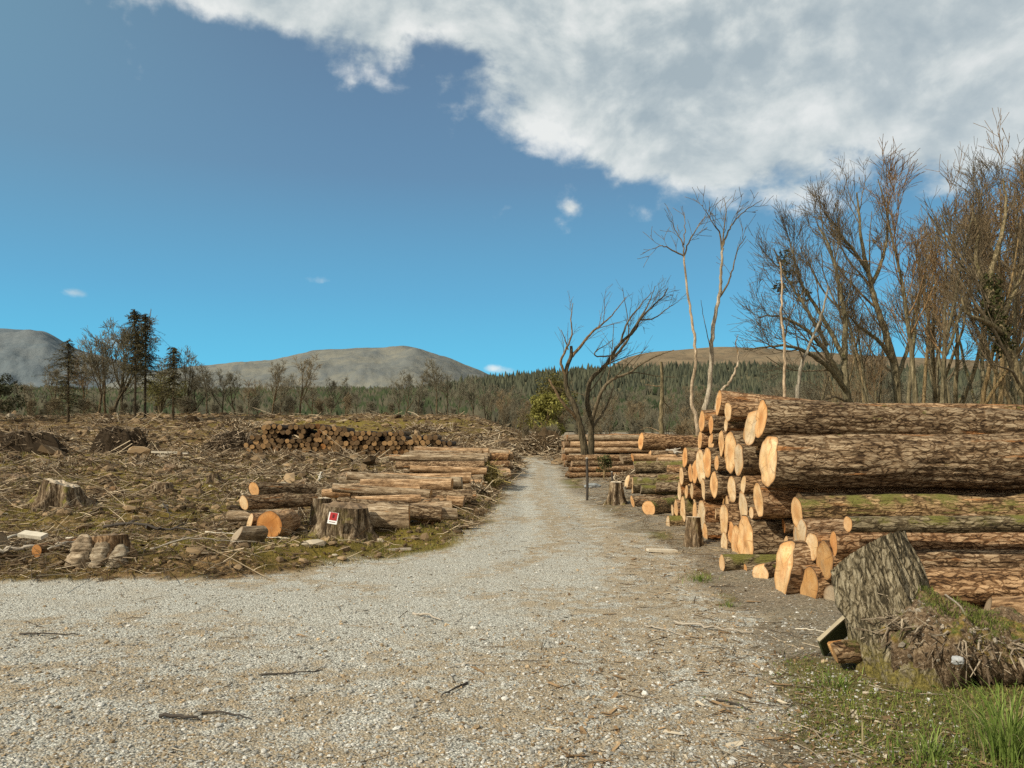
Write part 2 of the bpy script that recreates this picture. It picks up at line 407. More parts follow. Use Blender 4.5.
# ------------------------------------------------------------------ ground sheet
def ground_material():
    m, t, b = material('ground_surface')
    geo = t.t.nodes.new('ShaderNodeNewGeometry'); pos = geo.outputs['Position']
    a = t.attr('mask'); sp = t.n('ShaderNodeSeparateColor'); t.set(sp.inputs[0], a.outputs['Color'])
    road, grass, leafy = sp.outputs[0], sp.outputs[1], sp.outputs[2]
    fine = t.noise(pos, 55, 6, .75); mid = t.noise(pos, 9, 5, .65); big = t.noise(pos, 1.1, 5, .6)
    med = t.noise(pos, 3.0, 6, .7)
    vor = t.n('ShaderNodeTexVoronoi', Vector=pos, Scale=68.0); vor2 = t.n('ShaderNodeTexVoronoi', Vector=pos, Scale=17.0)
    vr = t.n('ShaderNodeSeparateColor'); t.set(vr.inputs[0], vor.outputs['Color'])
    # gravel
    g = t.ramp(vr.outputs[0], [(0, (.22, .21, .175)), (.4, (.44, .425, .365)), (.75, (.56, .545, .475)), (1, (.70, .68, .60))])
    g = t.mix(t.smooth(fine, .35, .7, .38, 0), g, (.12, .105, .08))
    g = t.mix(t.smooth(vor.outputs['Distance'], .25, .75, 0, .55), g, (.12, .105, .08))
    brown = t.ramp(mid, [(.3, (.13, .09, .045)), (.7, (.33, .245, .145))])
    lf = t.math('MULTIPLY', leafy, t.smooth(t.math('ADD', med, t.math('MULTIPLY', mid, .35)), .5, .85))
    g = t.mix(t.smooth(lf, .08, .5, 0, .72), g, brown)
    g = t.mix(t.smooth(big, .5, .75, 0, .35), g, (.25, .205, .14))
    g = t.mix(1.0, g, (1.36, 1.37, 1.35), 'MULTIPLY')
    # felled ground
    s1 = t.ramp(mid, [(.30, (.035, .022, .011)), (.5, (.185, .125, .06)), (.68, (.43, .305, .165))])
    s1 = t.mix(t.smooth(med, .42, .7, 0, .75), s1, t.ramp(fine, [(.3, (.09, .06, .03)), (.7, (.33, .235, .12))]))
    ch = t.noise(t.mapping(pos, (1, 2.2, 2)), 24, 5, .75)
    s1 = t.mix(t.smooth(ch, .6, .68, 0, .65), s1, (.36, .30, .21))
    s1 = t.mix(t.smooth(ch, .46, .34, 0, .85), s1, (.02, .014, .008))
    s1 = t.mix(t.smooth(t.noise(pos, 4.5, 5, .7), .50, .38, 0, .88), s1, (.028, .02, .011))
    ms = t.ramp(mid, [(.3, (.10, .085, .022)), (.7, (.31, .245, .075))])
    s1 = t.mix(t.smooth(big, .46, .62, 0, .7), s1, ms)
    gr = t.ramp(fine, [(.25, (.05, .055, .012)), (.5, (.17, .175, .04)), (.75, (.30, .28, .085))])
    gr = t.mix(t.smooth(t.sep(pos)[0], .4, 1.2), t.mix(1.0, gr, (1.25, 1.02, .8), 'MULTIPLY'), gr)
    s1 = t.mix(t.smooth(grass, .15, .8, 0, .85), s1, gr)
    s1 = t.mix(1.0, s1, (.82, .74, .64), 'MULTIPLY')
    rg = t.ramp(t.math('ADD', t.math('MULTIPLY', fine, .6), t.math('MULTIPLY', ch, .4)), [(.36, (.05, .038, .024)), (.5, (.24, .20, .14)), (.6, (.50, .44, .34))])
    s1 = t.mix(t.math('MULTIPLY', t.smooth(t.sep(pos)[0], .9, 1.5), t.smooth(grass, .5, .15, .2, .8)), s1, rg)
    c = t.mix(road, s1, g)
    t.set(b.inputs['Base Color'], c)
    hg = t.math('ADD', t.math('MULTIPLY', vor.outputs['Distance'], -.5), t.math('MULTIPLY', fine, .4))
    hs = t.math('ADD', t.math('MULTIPLY', mid, 2.2), t.math('MULTIPLY', ch, 1.2))
    hm = t.n('ShaderNodeMix'); t.set(hm.inputs[0], road); t.set(hm.inputs[2], hs); t.set(hm.inputs[3], hg)
    t.set(b.inputs['Normal'], t.bump(hm.outputs[0], .8, .03))
    return m

def build_ground():
    az = np.concatenate([np.linspace(-110, -41, 24), np.linspace(-40, 40, 540), np.linspace(41, 110, 24)]) * np.pi / 180
    rr = np.exp(np.linspace(math.log(.5), math.log(6000), 640))
    A, Rr = np.meshgrid(az, rr)
    X = Rr * np.sin(A); Y = Rr * np.cos(A)
    Z = gz(X, Y)
    na, nr = len(az), len(rr)
    idx = np.arange(na * nr).reshape(nr, na)
    Fq = np.stack([idx[:-1, :-1], idx[:-1, 1:], idx[1:, 1:], idx[1:, :-1]], -1).reshape(-1, 4)[:, ::-1]
    x, y = X.ravel(), Y.ravel()
    road = road_mask(x, y)
    leafy = np.clip(np.exp(-((x - .55 - (y - 4) * .12) / .65) ** 2) * sst(9.5, 4.5, y) * .9 + .3 * sst(.9, .1, road_sd(x, y)) + .22
                    + .85 * np.exp(-((x - 1.75) / .55) ** 2) * sst(30, 4, y)
                    + .75 * np.exp(-((x - (np.interp(y, RL_Y, RL_X) + np.interp(y, RR_Y, RR_X)) / 2) / .24) ** 2) * sst(7, 11, y) + .5 * np.clip(fbm(x * .35 + 3, y * .8, seed=37, oct=3), 0, 1), 0, 1)
    mask = np.stack([road, grass_mask(x, y), leafy], -1)
    o = mk('ground', np.stack([x, y, Z.ravel()], -1), [Fq], [ground_material()], smooth=True, col={'mask': mask})
    tag(o, kind='structure')
build_ground()

# ------------------------------------------------------------------ hills
def hill(name, prof, D, depth, base, mat, rough, seed, nu=260, nt=60):
    pu = np.array([p[0] for p in prof], float); pv = np.array([p[1] for p in prof], float)
    us = np.linspace(pu[0], pu[-1], nu)
    vs = np.interp(us, pu, pv)
    # soften the ridge corners
    k = np.hanning(9); k /= k.sum(); vs = np.convolve(np.pad(vs, 4, 'edge'), k, 'valid')
    t = np.concatenate([np.linspace(0, 1, nt), np.linspace(1.05, 1.6, 8)])
    U, T = np.meshgrid(us, t)
    Hh = (440 - np.interp(U, us, vs)) / F * D + CZ
    Y = D - depth * (1 - T)
    X = (U - 512) / F * Y
    s = np.where(T <= 1, np.sin(np.clip(T, 0, 1) * np.pi / 2) ** 1.15 * (Y / D) ** 1.15, 1 - (T - 1) * .8)
    Z = base + (Hh - base) * s
    amp = rough * (Hh - base) * np.clip(1 - T, 0.01, 1) ** .75 * sst(0, .15, T)
    Z = Z + amp * fbm(X / (depth * .16), Y / (depth * .16), seed=seed, oct=6, gain=.55)
    n0, n1 = U.shape
    idx = np.arange(n0 * n1).reshape(n0, n1)
    Fq = np.stack([idx[:-1, :-1], idx[:-1, 1:], idx[1:, 1:], idx[1:, :-1]], -1).reshape(-1, 4)
    o = mk(name, np.stack([X, Y, Z], -1).reshape(-1, 3), [Fq], [mat], smooth=True)
    tag(o, kind='structure')
    def zf(u, tt):
        h = (440 - np.interp(u, us, vs)) / F * D + CZ
        y = D - depth * (1 - tt); x = (u - 512) / F * y
        z = base + (h - base) * np.sin(np.clip(tt, 0, 1) * np.pi / 2) ** 1.15 * (y / D) ** 1.15
        z = z + rough * (h - base) * np.clip(1 - tt, 0.01, 1) ** .75 * sst(0, .15, tt) * fbm(x / (depth * .16), y / (depth * .16), seed=seed, oct=6, gain=.55)
        return np.stack([x, y, z], -1)
    return o, zf

def hill_mat(name, a, b_, c_, scale):
    m, t, b = material(name)
    pos = t.t.nodes.new('ShaderNodeNewGeometry').outputs['Position']
    n1 = t.noise(pos, scale, 8, .7); n2 = t.noise(pos, scale * 7, 6, .7)
    n3 = t.noise(pos, scale * 2.6, 8, .72, None, .6)
    c = t.mix(t.smooth(n1, .40, .60), a, b_)
    c = t.mix(t.smooth(n3, .50, .62, 0, .75), c, c_)
    c = t.mix(t.smooth(n2, .52, .66, 0, .5), c, c_)
    c = t.mix(t.smooth(n2, .46, .34, 0, .35), c, b_)
    t.set(b.inputs['Base Color'], c); b.inputs['Specular IOR Level'].default_value = 0
    t.set(b.inputs['Normal'], t.bump(t.math('ADD', n3, n2), .45, .07 / scale))
    return m
fell_left = hill_mat('fell_far_hazed', (.125, .150, .160), (.15, .168, .17), (.105, .128, .14), .004)  # bluish-grey distance haze is mixed into these base colours
fell_mid = hill_mat('fell_mid_hazed', (.145, .152, .14), (.195, .19, .155), (.115, .128, .128), .006)  # aerial haze painted in: hill colour greyed and blued for distance
fell_brown = hill_mat('fell_bracken', (.165, .125, .08), (.21, .16, .10), (.115, .10, .07), .012)
wood_floor = hill_mat('wood_floor', (.09, .085, .05), (.13, .115, .065), (.06, .065, .042), .02)
hill('mountain', [(-420, 352), (-260, 338), (-120, 334), (0, 328), (30, 330), (46, 331), (62, 341), (80, 350), (105, 356), (130, 364), (170, 376), (240, 396), (300, 420)], 3900, 1500, 5, fell_left, .15, 3)
hill('hill', [(60, 402), (120, 380), (160, 371), (190, 366), (225, 364), (250, 362), (275, 360), (292, 356), (308, 352), (320, 350), (340, 350), (372, 348), (388, 347), (408, 346), (418, 348), (432, 353), (448, 359), (465, 366), (478, 369), (490, 375), (520, 388), (580, 410)], 2700, 1300, 5, fell_mid, .17, 9)
hill('hill', [(540, 410), (590, 380), (625, 357), (650, 352), (690, 349), (720, 347), (745, 348), (780, 350), (830, 353), (900, 357), (1024, 362), (1300, 372), (1500, 400)], 1900, 900, 5, fell_brown, .14, 14)
_, z_ridge = hill('hill', [(330, 418), (380, 398), (430, 388), (470, 382), (500, 379), (540, 375), (580, 372), (620, 370), (660, 369), (700, 368), (760, 367), (830, 369), (920, 372), (1024, 376), (1300, 384), (1500, 400)], 1300, 900, 5, wood_floor, .10, 21)
_, z_low = hill('hill', [(-500, 395), (-200, 393), (0, 394), (100, 396), (200, 397), (260, 396), (330, 396), (400, 397), (460, 398), (520, 402), (600, 415)], 720, 430, 5, wood_floor, .08, 27)

# ------------------------------------------------------------------ trees
UP = np.array([0, 0, 1.0])
def unit(v): return v / (np.linalg.norm(v) + 1e-9)
class Tree:
    def __init__(s, seed, minL=.42): s.g = np.random.default_rng(seed); s.trunk = []; s.br = []; s.tw = []; s.minL = minL
    def line(s, p0, d0, L, n, wob, up):
        g = s.g; pts = [p0]; d = unit(d0); p = p0
        for i in range(n - 1):
            d = unit(d + g.normal(0, wob, 3) + up * UP)
            p = p + d * (L / (n - 1)); pts.append(p)
        return np.array(pts)
    def spawn(s, pts, rad, lev, P):
        g = s.g
        cnt, t0, ratio, ang, n, wob, up, sink = P[lev]
        seg = np.linalg.norm(np.diff(pts, axis=0), axis=1); Lp = seg.sum()
        if lev > 1 and Lp < s.minL * .9: return
        ts = np.sort(g.uniform(t0, 1, max(1, int(round(cnt * g.uniform(.75, 1.25) * min(1, .35 + Lp / (3.2 * s.minL)))))))
        for t in ts:
            f = t * (len(pts) - 1); i = min(int(f), len(pts) - 2); w = f - i
            p = pts[i] * (1 - w) + pts[i + 1] * w; r = rad[i] * (1 - w) + rad[i + 1] * w
            tan = unit(pts[i + 1] - pts[i])
            per = unit(np.cross(tan, g.normal(0, 1, 3)))
            a = R(ang) * g.uniform(.6, 1.35)
            d = tan * math.cos(a) + per * math.sin(a)
            L = max(Lp * ratio * g.uniform(.55, 1.2) * (1.12 - .75 * t), s.minL * g.uniform(.7, 1.4))
            r0 = max(min(r * .62, L * .0135), .004)
            q = s.line(p - tan * r * .2, d, L, n, wob, up)
            rr = np.linspace(r0, max(r0 * .35, .003), n)
            (s.br if lev < sink else s.tw).append((q, rr))
            if lev + 1 < len(P): s.spawn(q, rr, lev + 1, P)
    def build(s, name, mt, mc, minr=0.0):
        root = empty(name)
        def mesh(lines, nm, mat, sides):
            bag = Bag(); grp = {}
            for q, r in lines: grp.setdefault(len(q), []).append((q, r))
            for n, ls in grp.items():
                tubes(bag, np.array([q for q, _ in ls]), np.maximum(np.array([r for _, r in ls]), minr), sides(n))
            return bag.build(nm, [mat], root, smooth=True)
        mesh(s.trunk, 'trunk', mt, lambda n: 8)
        bag = Bag()
        for lines, sides in ((s.br, 5), (s.tw, 3)):
            grp = {}
            for q, r in lines: grp.setdefault(len(q), []).append((q, r))
            for n, ls in grp.items():
                tubes(bag, np.array([q for q, _ in ls]), np.maximum(np.array([r for _, r in ls]), minr), sides)
        bag.build('crown', [mc], root, smooth=True)
        return root

def spl(pts, n):
    """Catmull-Rom resample"""
    pts = np.asarray(pts, float); k = len(pts)
    if k == 2: return pts[0] + (pts[1] - pts[0]) * np.linspace(0, 1, n)[:, None]
    e = np.vstack([2 * pts[0] - pts[1], pts, 2 * pts[-1] - pts[-2]])
    t = np.linspace(0, k - 1 - 1e-6, n); i = t.astype(int); w = (t - i)[:, None]
    p0, p1, p2, p3 = e[i], e[i + 1], e[i + 2], e[i + 3]
    return .5 * (2 * p1 + (p2 - p0) * w + (2 * p0 - 5 * p1 + 4 * p2 - p3) * w ** 2 + (3 * p1 - p0 - 3 * p2 + p3) * w ** 3)

def limb_tree(name, seed, base_uvd, limbs, P, mt, mc, label, cat='tree', minr=0.006, group=None, scl=1.0):
    """a tree grown on hand-laid main limbs; limbs: (points (u,v,depth offset), r0, r1, is_trunk, child level)"""
    u0, v0, d0 = base_uvd
    T = Tree(seed); g = T.g
    base = W(u0, v0, d0); base[2] = gz1(base[0], base[1]) - .05
    for pts, r0, r1, tr, lev in limbs:
        q = np.array([W(a, b, d0 + c) for a, b, c in pts])
        if tr == 2: q[0] = base
        n = max(8, len(pts) * 4)
        q = spl(q, n) - base
        q[1:-1] += g.normal(0, .012, (n - 2, 3))
        rr = np.interp(np.linspace(0, 1, n), [0, .12, 1], [r0 * (1.35 if tr == 2 else 1), r0, r1])
        (T.trunk if tr else T.br).append((q, rr))
        if lev is not None: T.spawn(q, rr, lev, P)
    o = T.build(name, mt, mc, minr); o.location = base
    o.scale = (scl,) * 3
    tag(o, label, cat, group)
    return o

# generic bare tree, about 12 m
def bare_tree(name, seed, H, lean, t0, P, mt, mc, r0=.17, forks=1, minr=.006):
    T = Tree(seed, .42 if H > 6 else .25); g = T.g
    n = 14
    d = unit(np.array([lean[0], lean[1], 1.0]))
    q = T.line(np.array([0, 0, -.1]), d, H * g.uniform(.8, .95), n, .06, .06)
    rr = np.interp(np.linspace(0, 1, n), [0, .08, .5, 1], [r0 * 1.5, r0, r0 * .62, r0 * .14])
    T.trunk.append((q, rr)); T.spawn(q, rr, 0, P)
    for k in range(forks):
        i = int(n * g.uniform(.22, .5)); tan = unit(q[i + 1] - q[i])
        dd = unit(tan + unit(np.cross(tan, g.normal(0, 1, 3))) * g.uniform(.35, .7))
        q2 = T.line(q[i], dd, H * (1 - i / n) * g.uniform(.75, 1.0), 11, .08, .10)
        r2 = np.linspace(rr[i] * .75, rr[i] * .14, 11)
        T.trunk.append((q2, r2)); T.spawn(q2, r2, 0, P)
    return T.build(name, mt, mc, minr)

#            count  t0  ratio ang  n  wob  up   crown-branch levels
P_WOOD = [(9, .36, .44, 34, 9, .08, .10, 3), (5, .2, .52, 31, 6, .09, .08, 2), (4, .15, .6, 30, 5, .10, .05, 1), (2.5, .2, .65, 28, 3, .08, .04, 1)]
P_SLIM = [(11, .45, .28, 32, 8, .08, .12, 2), (5, .2, .55, 30, 6, .10, .09, 2), (4, .15, .62, 29, 4, .10, .06, 1), (2.5, .2, .65, 28, 3, .08, .04, 1)]
P_FAR = [(12, .22, .42, 42, 6, .11, .09, 1), (7, .2, .55, 35, 4, .12, .06, 1), (5, .15, .65, 33, 3, .11, .05, 1)]
P_LIMB = [(11, .2, .40, 31, 9, .09, .10, 2), (6, .15, .55, 29, 6, .10, .09, 1), (4, .15, .62, 28, 5, .10, .06, 1), (3, .2, .65, 27, 3, .08, .04, 1)]
P_BARE = [(7, .4, .36, 36, 8, .13, .11, 2), (5, .2, .48, 34, 6, .13, .08, 1), (3, .2, .58, 32, 4, .11, .05, 1)]
P_BENT = [(9, .25, .26, 34, 8, .12, .03, 1), (6, .2, .5, 32, 6, .12, .04, 1), (4, .2, .6, 30, 4, .11, .03, 1)]

# --- two wind-bent trees beside the far track
limb_tree('bare_tree', 101, (586, 463, 36), [
    ([(587, 463, 0), (583, 440, 0), (580, 425, 0), (574, 405, 0), (567, 390, .2), (566, 372, .2), (571, 356, .3), (571, 346, .3)], 0.1760, 0.0720, 2, None),
    ([(566, 376, .2), (561, 362, 0), (566, 350, -.2), (572, 335, -.3), (571, 318, -.4), (573, 303, -.4)], 0.0720, 0.0160, 0, 1),
    ([(570, 358, .3), (580, 347, .4), (590, 334, .6), (601, 325, .7), (613, 314, .9), (626, 297, 1.1)], 0.0800, 0.0160, 0, 1),
    ([(578, 420, 0), (563, 403, -.4), (554, 388, -.5), (549, 379, -.5)], 0.0880, 0.0480, 0, None),
    ([(568, 350, .2), (566, 342, .1), (561, 330, 0)], 0.0400, 0.0160, 0, 2)],
    P_BENT, M['tree_dark'], M['twig'], 'dark bent bare tree with a broken stub branch on its left, by the far track')
limb_tree('bare_tree', 102, (591, 461, 37), [
    ([(592, 461, 0), (591, 440, 0), (591, 420, 0), (588, 408, 0), (588, 392, .1), (592, 378, .2), (606, 365, .3), (614, 352, .4), (622, 342, .5), (634, 331, .6), (641, 318, .8), (653, 306, .9), (663, 297, 1), (668, 288, 1.1)], 0.1440, 0.0200, 2, 0),
    ([(591, 424, 0), (598, 400, -.3), (606, 385, -.4), (616, 378, -.5), (630, 372, -.6), (645, 362, -.7), (662, 354, -.8), (674, 350, -.8)], 0.1040, 0.0160, 0, 1),
    ([(612, 356, .4), (596, 356, 0), (597, 350, 0), (606, 345, 0), (612, 340, 0)], 0.0400, 0.0120, 0, 2),
    ([(604, 366, .3), (622, 348, .9), (634, 328, 1.3), (648, 305, 1.7), (655, 286, 1.9)], 0.0800, 0.0160, 0, 1),
    ([(620, 344, .5), (628, 322, .2), (640, 306, 0), (652, 292, -.2)], 0.0560, 0.0160, 0, 1),
    ([(593, 428, 0), (606, 407, .6), (613, 388, .9), (612, 375, 1.1)], 0.0640, 0.0160, 0, 2),
    ([(640, 320, .8), (655, 318, 1.1), (668, 308, 1.2), (678, 302, 1.3)], 0.0400, 0.0120, 0, 1)],
    P_BENT, M['tree_dark'], M['twig'], 'bare wind-swept tree whose limbs all bend to the right, beside the far track')

# --- slender pale pair behind the pile
limb_tree('bare_tree', 103, (699, 452, 22), [
    ([(699, 452, 0), (697, 425, 0), (692, 405, 0), (692, 385, 0), (696, 360, 0), (694, 335, .1), (690, 310, .1), (687, 285, 0), (684, 255, 0)], 0.0629, 0.0280, 2, None),
    ([(684, 256, 0), (672, 250, -.1), (662, 246, -.2), (652, 249, -.2)], 0.0259, 0.0096, 0, 1),
    ([(684, 258, 0), (683, 243, 0), (676, 232, 0), (671, 221, 0)], 0.0244, 0.0080, 0, 1),
    ([(684, 256, 0), (690, 240, .2), (698, 226, .4), (705, 217, .5)], 0.0244, 0.0080, 0, 1),
    ([(684, 245, 0), (685, 228, .1), (684, 212, .1)], 0.0185, 0.0080, 0, 2)],
    P_BARE, M['tree_pale'], M['twig'], 'slender pale bare tree, the left of the two thin stems behind the pile', minr=.007)
limb_tree('bare_tree', 104, (704, 452, 22.6), [
    ([(703, 452, 0), (704, 420, 0), (708, 395, 0), (711, 365, 0), (712, 340, 0), (715, 315, .1), (720, 290, .1), (721, 270, 0), (723, 248, 0)], 0.0888, 0.0360, 2, None),
    ([(722, 252, 0), (720, 235, 0), (712, 222, -.2), (702, 205, -.3)], 0.0296, 0.0080, 0, 1),
    ([(722, 248, 0), (728, 232, .1), (735, 220, .2), (748, 208, .3), (762, 200, .4)], 0.0296, 0.0080, 0, 1),
    ([(718, 300, .1), (728, 284, .4), (733, 268, .5), (738, 250, .6), (746, 236, .7)], 0.0333, 0.0096, 0, 1),
    ([(722, 250, 0), (724, 230, 0), (726, 212, 0), (724, 198, .1)], 0.0259, 0.0080, 0, 1),
    ([(711, 350, 0), (705, 325, -.2), (701, 300, -.3)], 0.0148, 0.0064, 0, None)],
    P_BARE, M['tree_pale'], M['twig'], 'slender pale bare tree, the right and thicker of the two thin stems behind the pile', minr=.007)
# --- pale stems standing close behind the top of the pile
limb_tree('bare_tree', 105, (785, 450, 19), [
    ([(784, 450, 0), (784, 405, 0), (785, 370, 0), (784, 340, 0), (781, 310, 0), (782, 285, .1), (780, 262, .1)], 0.0444, 0.0200, 2, None),
    ([(784, 340, 0), (790, 318, .2), (795, 304, .3)], 0.0222, 0.0096, 0, 1)],
    P_BARE, M['tree_pale'], M['twig'], 'thin pale straight stem rising just behind the topmost log of the pile', minr=.006)
limb_tree('bare_tree', 106, (797, 450, 19.5), [
    ([(797, 450, 0), (797, 405, 0), (799, 380, 0), (803, 360, 0), (812, 340, 0), (820, 320, .1), (825, 300, .1), (828, 285, .1)], 0.0555, 0.0200, 2, None),
    ([(803, 362, 0), (797, 340, -.2), (795, 322, -.2)], 0.0222, 0.0096, 0, 1),
    ([(814, 338, 0), (824, 330, .2), (832, 318, .3)], 0.0222, 0.0096, 0, 1)],
    P_BARE, M['tree_pale'], M['twig'], 'thin pale crooked stem leaning right just behind the topmost log of the pile', minr=.006)
limb_tree('bare_tree', 107, (716, 452, 20), [
    ([(712, 452, 0), (716, 410, 0), (720, 392, 0), (728, 384, 0), (734, 374, 0), (738, 362, 0), (738, 352, 0)], 0.0444, 0.0240, 2, None),
    ([(738, 354, 0), (736, 342, 0), (738, 335, 0)], 0.0185, 0.0080, 0, None)],
    P_BARE, M['tree_pale'], M['twig'], 'short snapped pale stem curving up behind the far top corner of the pile', minr=.006)
limb_tree('bare_tree', 108, (661, 450, 30), [
    ([(661, 452, 0), (661, 420, 0), (662, 390, 0), (661, 362, 0)], .11, .06, 2, None),
    ([(661, 432, 0), (650, 428, .2), (640, 430, .3)], .03, .01, 0, 2), ([(661, 386, 0), (655, 386, .2), (646, 384, .3)], .03, .01, 0, 2),
    ([(661, 400, 0), (667, 405, .2), (672, 412, .3)], .025, .01, 0, 2)],
    P_BARE, M['tree_bark'], M['twig'], 'limbless mossy pole trunk standing left of the pair of thin stems')
# --- the big tree with two ascending leaders
limb_tree('bare_tree', 110, (902, 448, 27), [
    ([(904, 448, 0), (901, 415, 0), (897, 385, 0), (893, 350, 0), (886, 320, 0), (876, 290, .1), (868, 262, .2), (862, 235, .2), (855, 205, .3), (853, 175, .3), (850, 150, .4)], 0.187, 0.030, 2, 0),
    ([(892, 345, 0), (880, 325, -.5), (866, 312, -.9), (850, 300, -1.3), (838, 285, -1.5)], 0.094, 0.019, 1, 0),
    ([(895, 365, 0), (905, 340, .7), (912, 315, 1), (916, 290, 1.3), (925, 262, 1.5), (934, 235, 1.7)], 0.094, 0.019, 1, 0),
    ([(866, 258, .2), (878, 232, .7), (884, 205, .9), (886, 175, 1.1), (884, 150, 1.2)], 0.086, 0.015, 1, 0),
    ([(862, 240, .2), (848, 218, -.3), (834, 200, -.6), (822, 182, -.8), (812, 172, -1)], 0.072, 0.015, 1, 0)],
    P_LIMB, M['tree_bark'], M['twig'], 'tallest spreading bare tree in the wood, its forked crown rising above the long top log', scl=0.87, minr=.007)
# --- low sweeping tree
limb_tree('bare_tree', 111, (850, 448, 25), [
    ([(853, 448, 0), (850, 410, 0), (846, 385, 0), (844, 360, 0), (844, 335, .2), (845, 310, .3), (840, 280, .4), (834, 250, .5), (826, 225, .5), (815, 205, .6)], 0.158, 0.022, 2, 0),
    ([(846, 385, 0), (835, 368, -.6), (820, 352, -1.1), (800, 340, -1.6), (778, 334, -2.0), (757, 336, -2.3), (736, 338, -2.5)], 0.094, 0.015, 1, 0),
    ([(842, 372, 0), (826, 345, -.4), (808, 322, -.7), (788, 308, -.9), (768, 302, -1.1), (750, 304, -1.3)], 0.086, 0.015, 1, 0),
    ([(844, 350, 0), (830, 322, .5), (814, 295, .9), (798, 268, 1.2), (790, 240, 1.4), (782, 212, 1.5)], 0.086, 0.015, 1, 0),
    ([(826, 335, -.3), (806, 300, -.2), (790, 275, 0), (776, 252, .1), (768, 230, .2)], 0.065, 0.015, 1, 0),
    ([(846, 395, 0), (832, 390, -.8), (818, 396, -1.2), (806, 398, -1.5)], 0.043, 0.015, 0, 1)],
    P_LIMB, M['tree_bark'], M['twig'], 'bare tree with long low boughs sweeping out to the left over the pile', scl=0.93, minr=.006)
# --- leaning ivy tree at the frame's edge
limb_tree('bare_tree', 112, (1034, 448, 22), [
    ([(1042, 448, 0), (1030, 405, 0), (1018, 370, 0), (1006, 335, 0), (996, 305, 0), (988, 280, 0), (985, 255, .2), (992, 228, .4), (1000, 200, .6), (1003, 170, .8), (1000, 145, .9)], 0.180, 0.030, 2, 0),
    ([(1000, 318, 0), (988, 306, -.5), (974, 300, -.9), (962, 294, -1.1), (955, 283, -1.2), (952, 270, -1.3)], 0.086, 0.022, 1, 1),
    ([(988, 278, 0), (976, 255, .3), (970, 230, .5), (972, 205, .7), (966, 180, .9), (972, 155, 1.1)], 0.086, 0.015, 1, 0),
    ([(1018, 372, 0), (1010, 358, -.6), (996, 352, -.9), (985, 350, -1.1)], 0.050, 0.015, 0, 1),
    ([(996, 300, 0), (1010, 275, .5), (1022, 250, .8), (1030, 215, 1.1), (1036, 180, 1.3)], 0.086, 0.015, 1, 0)],
    P_LIMB, M['tree_bark'], M['twig'], 'thick bare tree leaning left at the right edge, a heavy crooked bough low on it', scl=0.90, minr=.006)

# --- the wood: prototypes and copies
def wood_proto(i, kind):
    if kind == 'slim':
        return bare_tree('bare_tree', 300 + i, 10.5, ((-.10, .02, .06, -.16)[i % 4], .03), .5, P_SLIM, M['tree_bark'], M['twig'], r0=.10, forks=(0, 1, 0, 1, 1)[i % 5], minr=.007)
    return bare_tree('bare_tree', 400 + i, 11.0, ((-.1, .08, 0)[i % 3], .03), .35, P_WOOD, M['tree_bark'], M['twig'], r0=.16, forks=2, minr=.008)
slim = [wood_proto(i, 'slim') for i in range(5)]
wide = [wood_proto(i, 'wide') for i in range(3)]
used = set()
def put_tree(protos, u, d, rz, sc, label, group):
    p = protos[int(rng.integers(len(protos)))]
    loc = ground_at(u, d); loc[2] -= .05
    if p.name in used: o = dup(p, loc, rz, sc, label, group)
    else:
        used.add(p.name); o = p; o.location = loc; o.rotation_euler = (0, 0, rz); o.scale = (sc,) * 3
        tag(o, label, 'tree', group)
    tag(o, label, 'tree', group)
    return o
WOODL = 'slim bare tree among the close-set trunks of the wood at the right'
WOODG = 'bare trees of the wood behind the log pile'
for u, d, sc in [(916, 24, .90), (931, 30, 1.05), (940, 23.5, .88), (952, 27, 1.0), (966, 24.5, .92), (976, 29, 1.05), (990, 26, .98), (1003, 30, 1.1), (1013, 25, .95), (1028, 29, 1.1),
                 (1044, 26, 1.0), (1066, 30, 1.1), (1090, 28, 1.1), (1120, 29, 1.1), (924, 36, 1.1), (962, 39, 1.2), (998, 41, 1.25), (1036, 40, 1.25), (884, 34, .92), (866, 37, .9), (830, 35, .75), (808, 39, .78), (908, 33, 1.0), (958, 32, 1.05), (1010, 34, 1.1), (1052, 34, 1.15), (1078, 37, 1.2), (850, 40, .85), (935, 44, 1.2)]:
    put_tree(slim, u, d, rng.uniform(0, 6.28), sc * 1.10 * rng.uniform(.93, 1.08), WOODL, WOODG)
for u, d, sc in [(945, 42, 1.05), (990, 40, 1.05), (1050, 40, 1.1), (1010, 48, 1.2), (880, 47, .8), (840, 44, .68), (1150, 38, 1.1)]:
    put_tree(wide, u, d, rng.uniform(0, 6.28), sc * rng.uniform(.93, 1.06), 'broad bare tree deep in the wood, its crown part of the brown twig mass', 'broad bare trees deep in the wood')

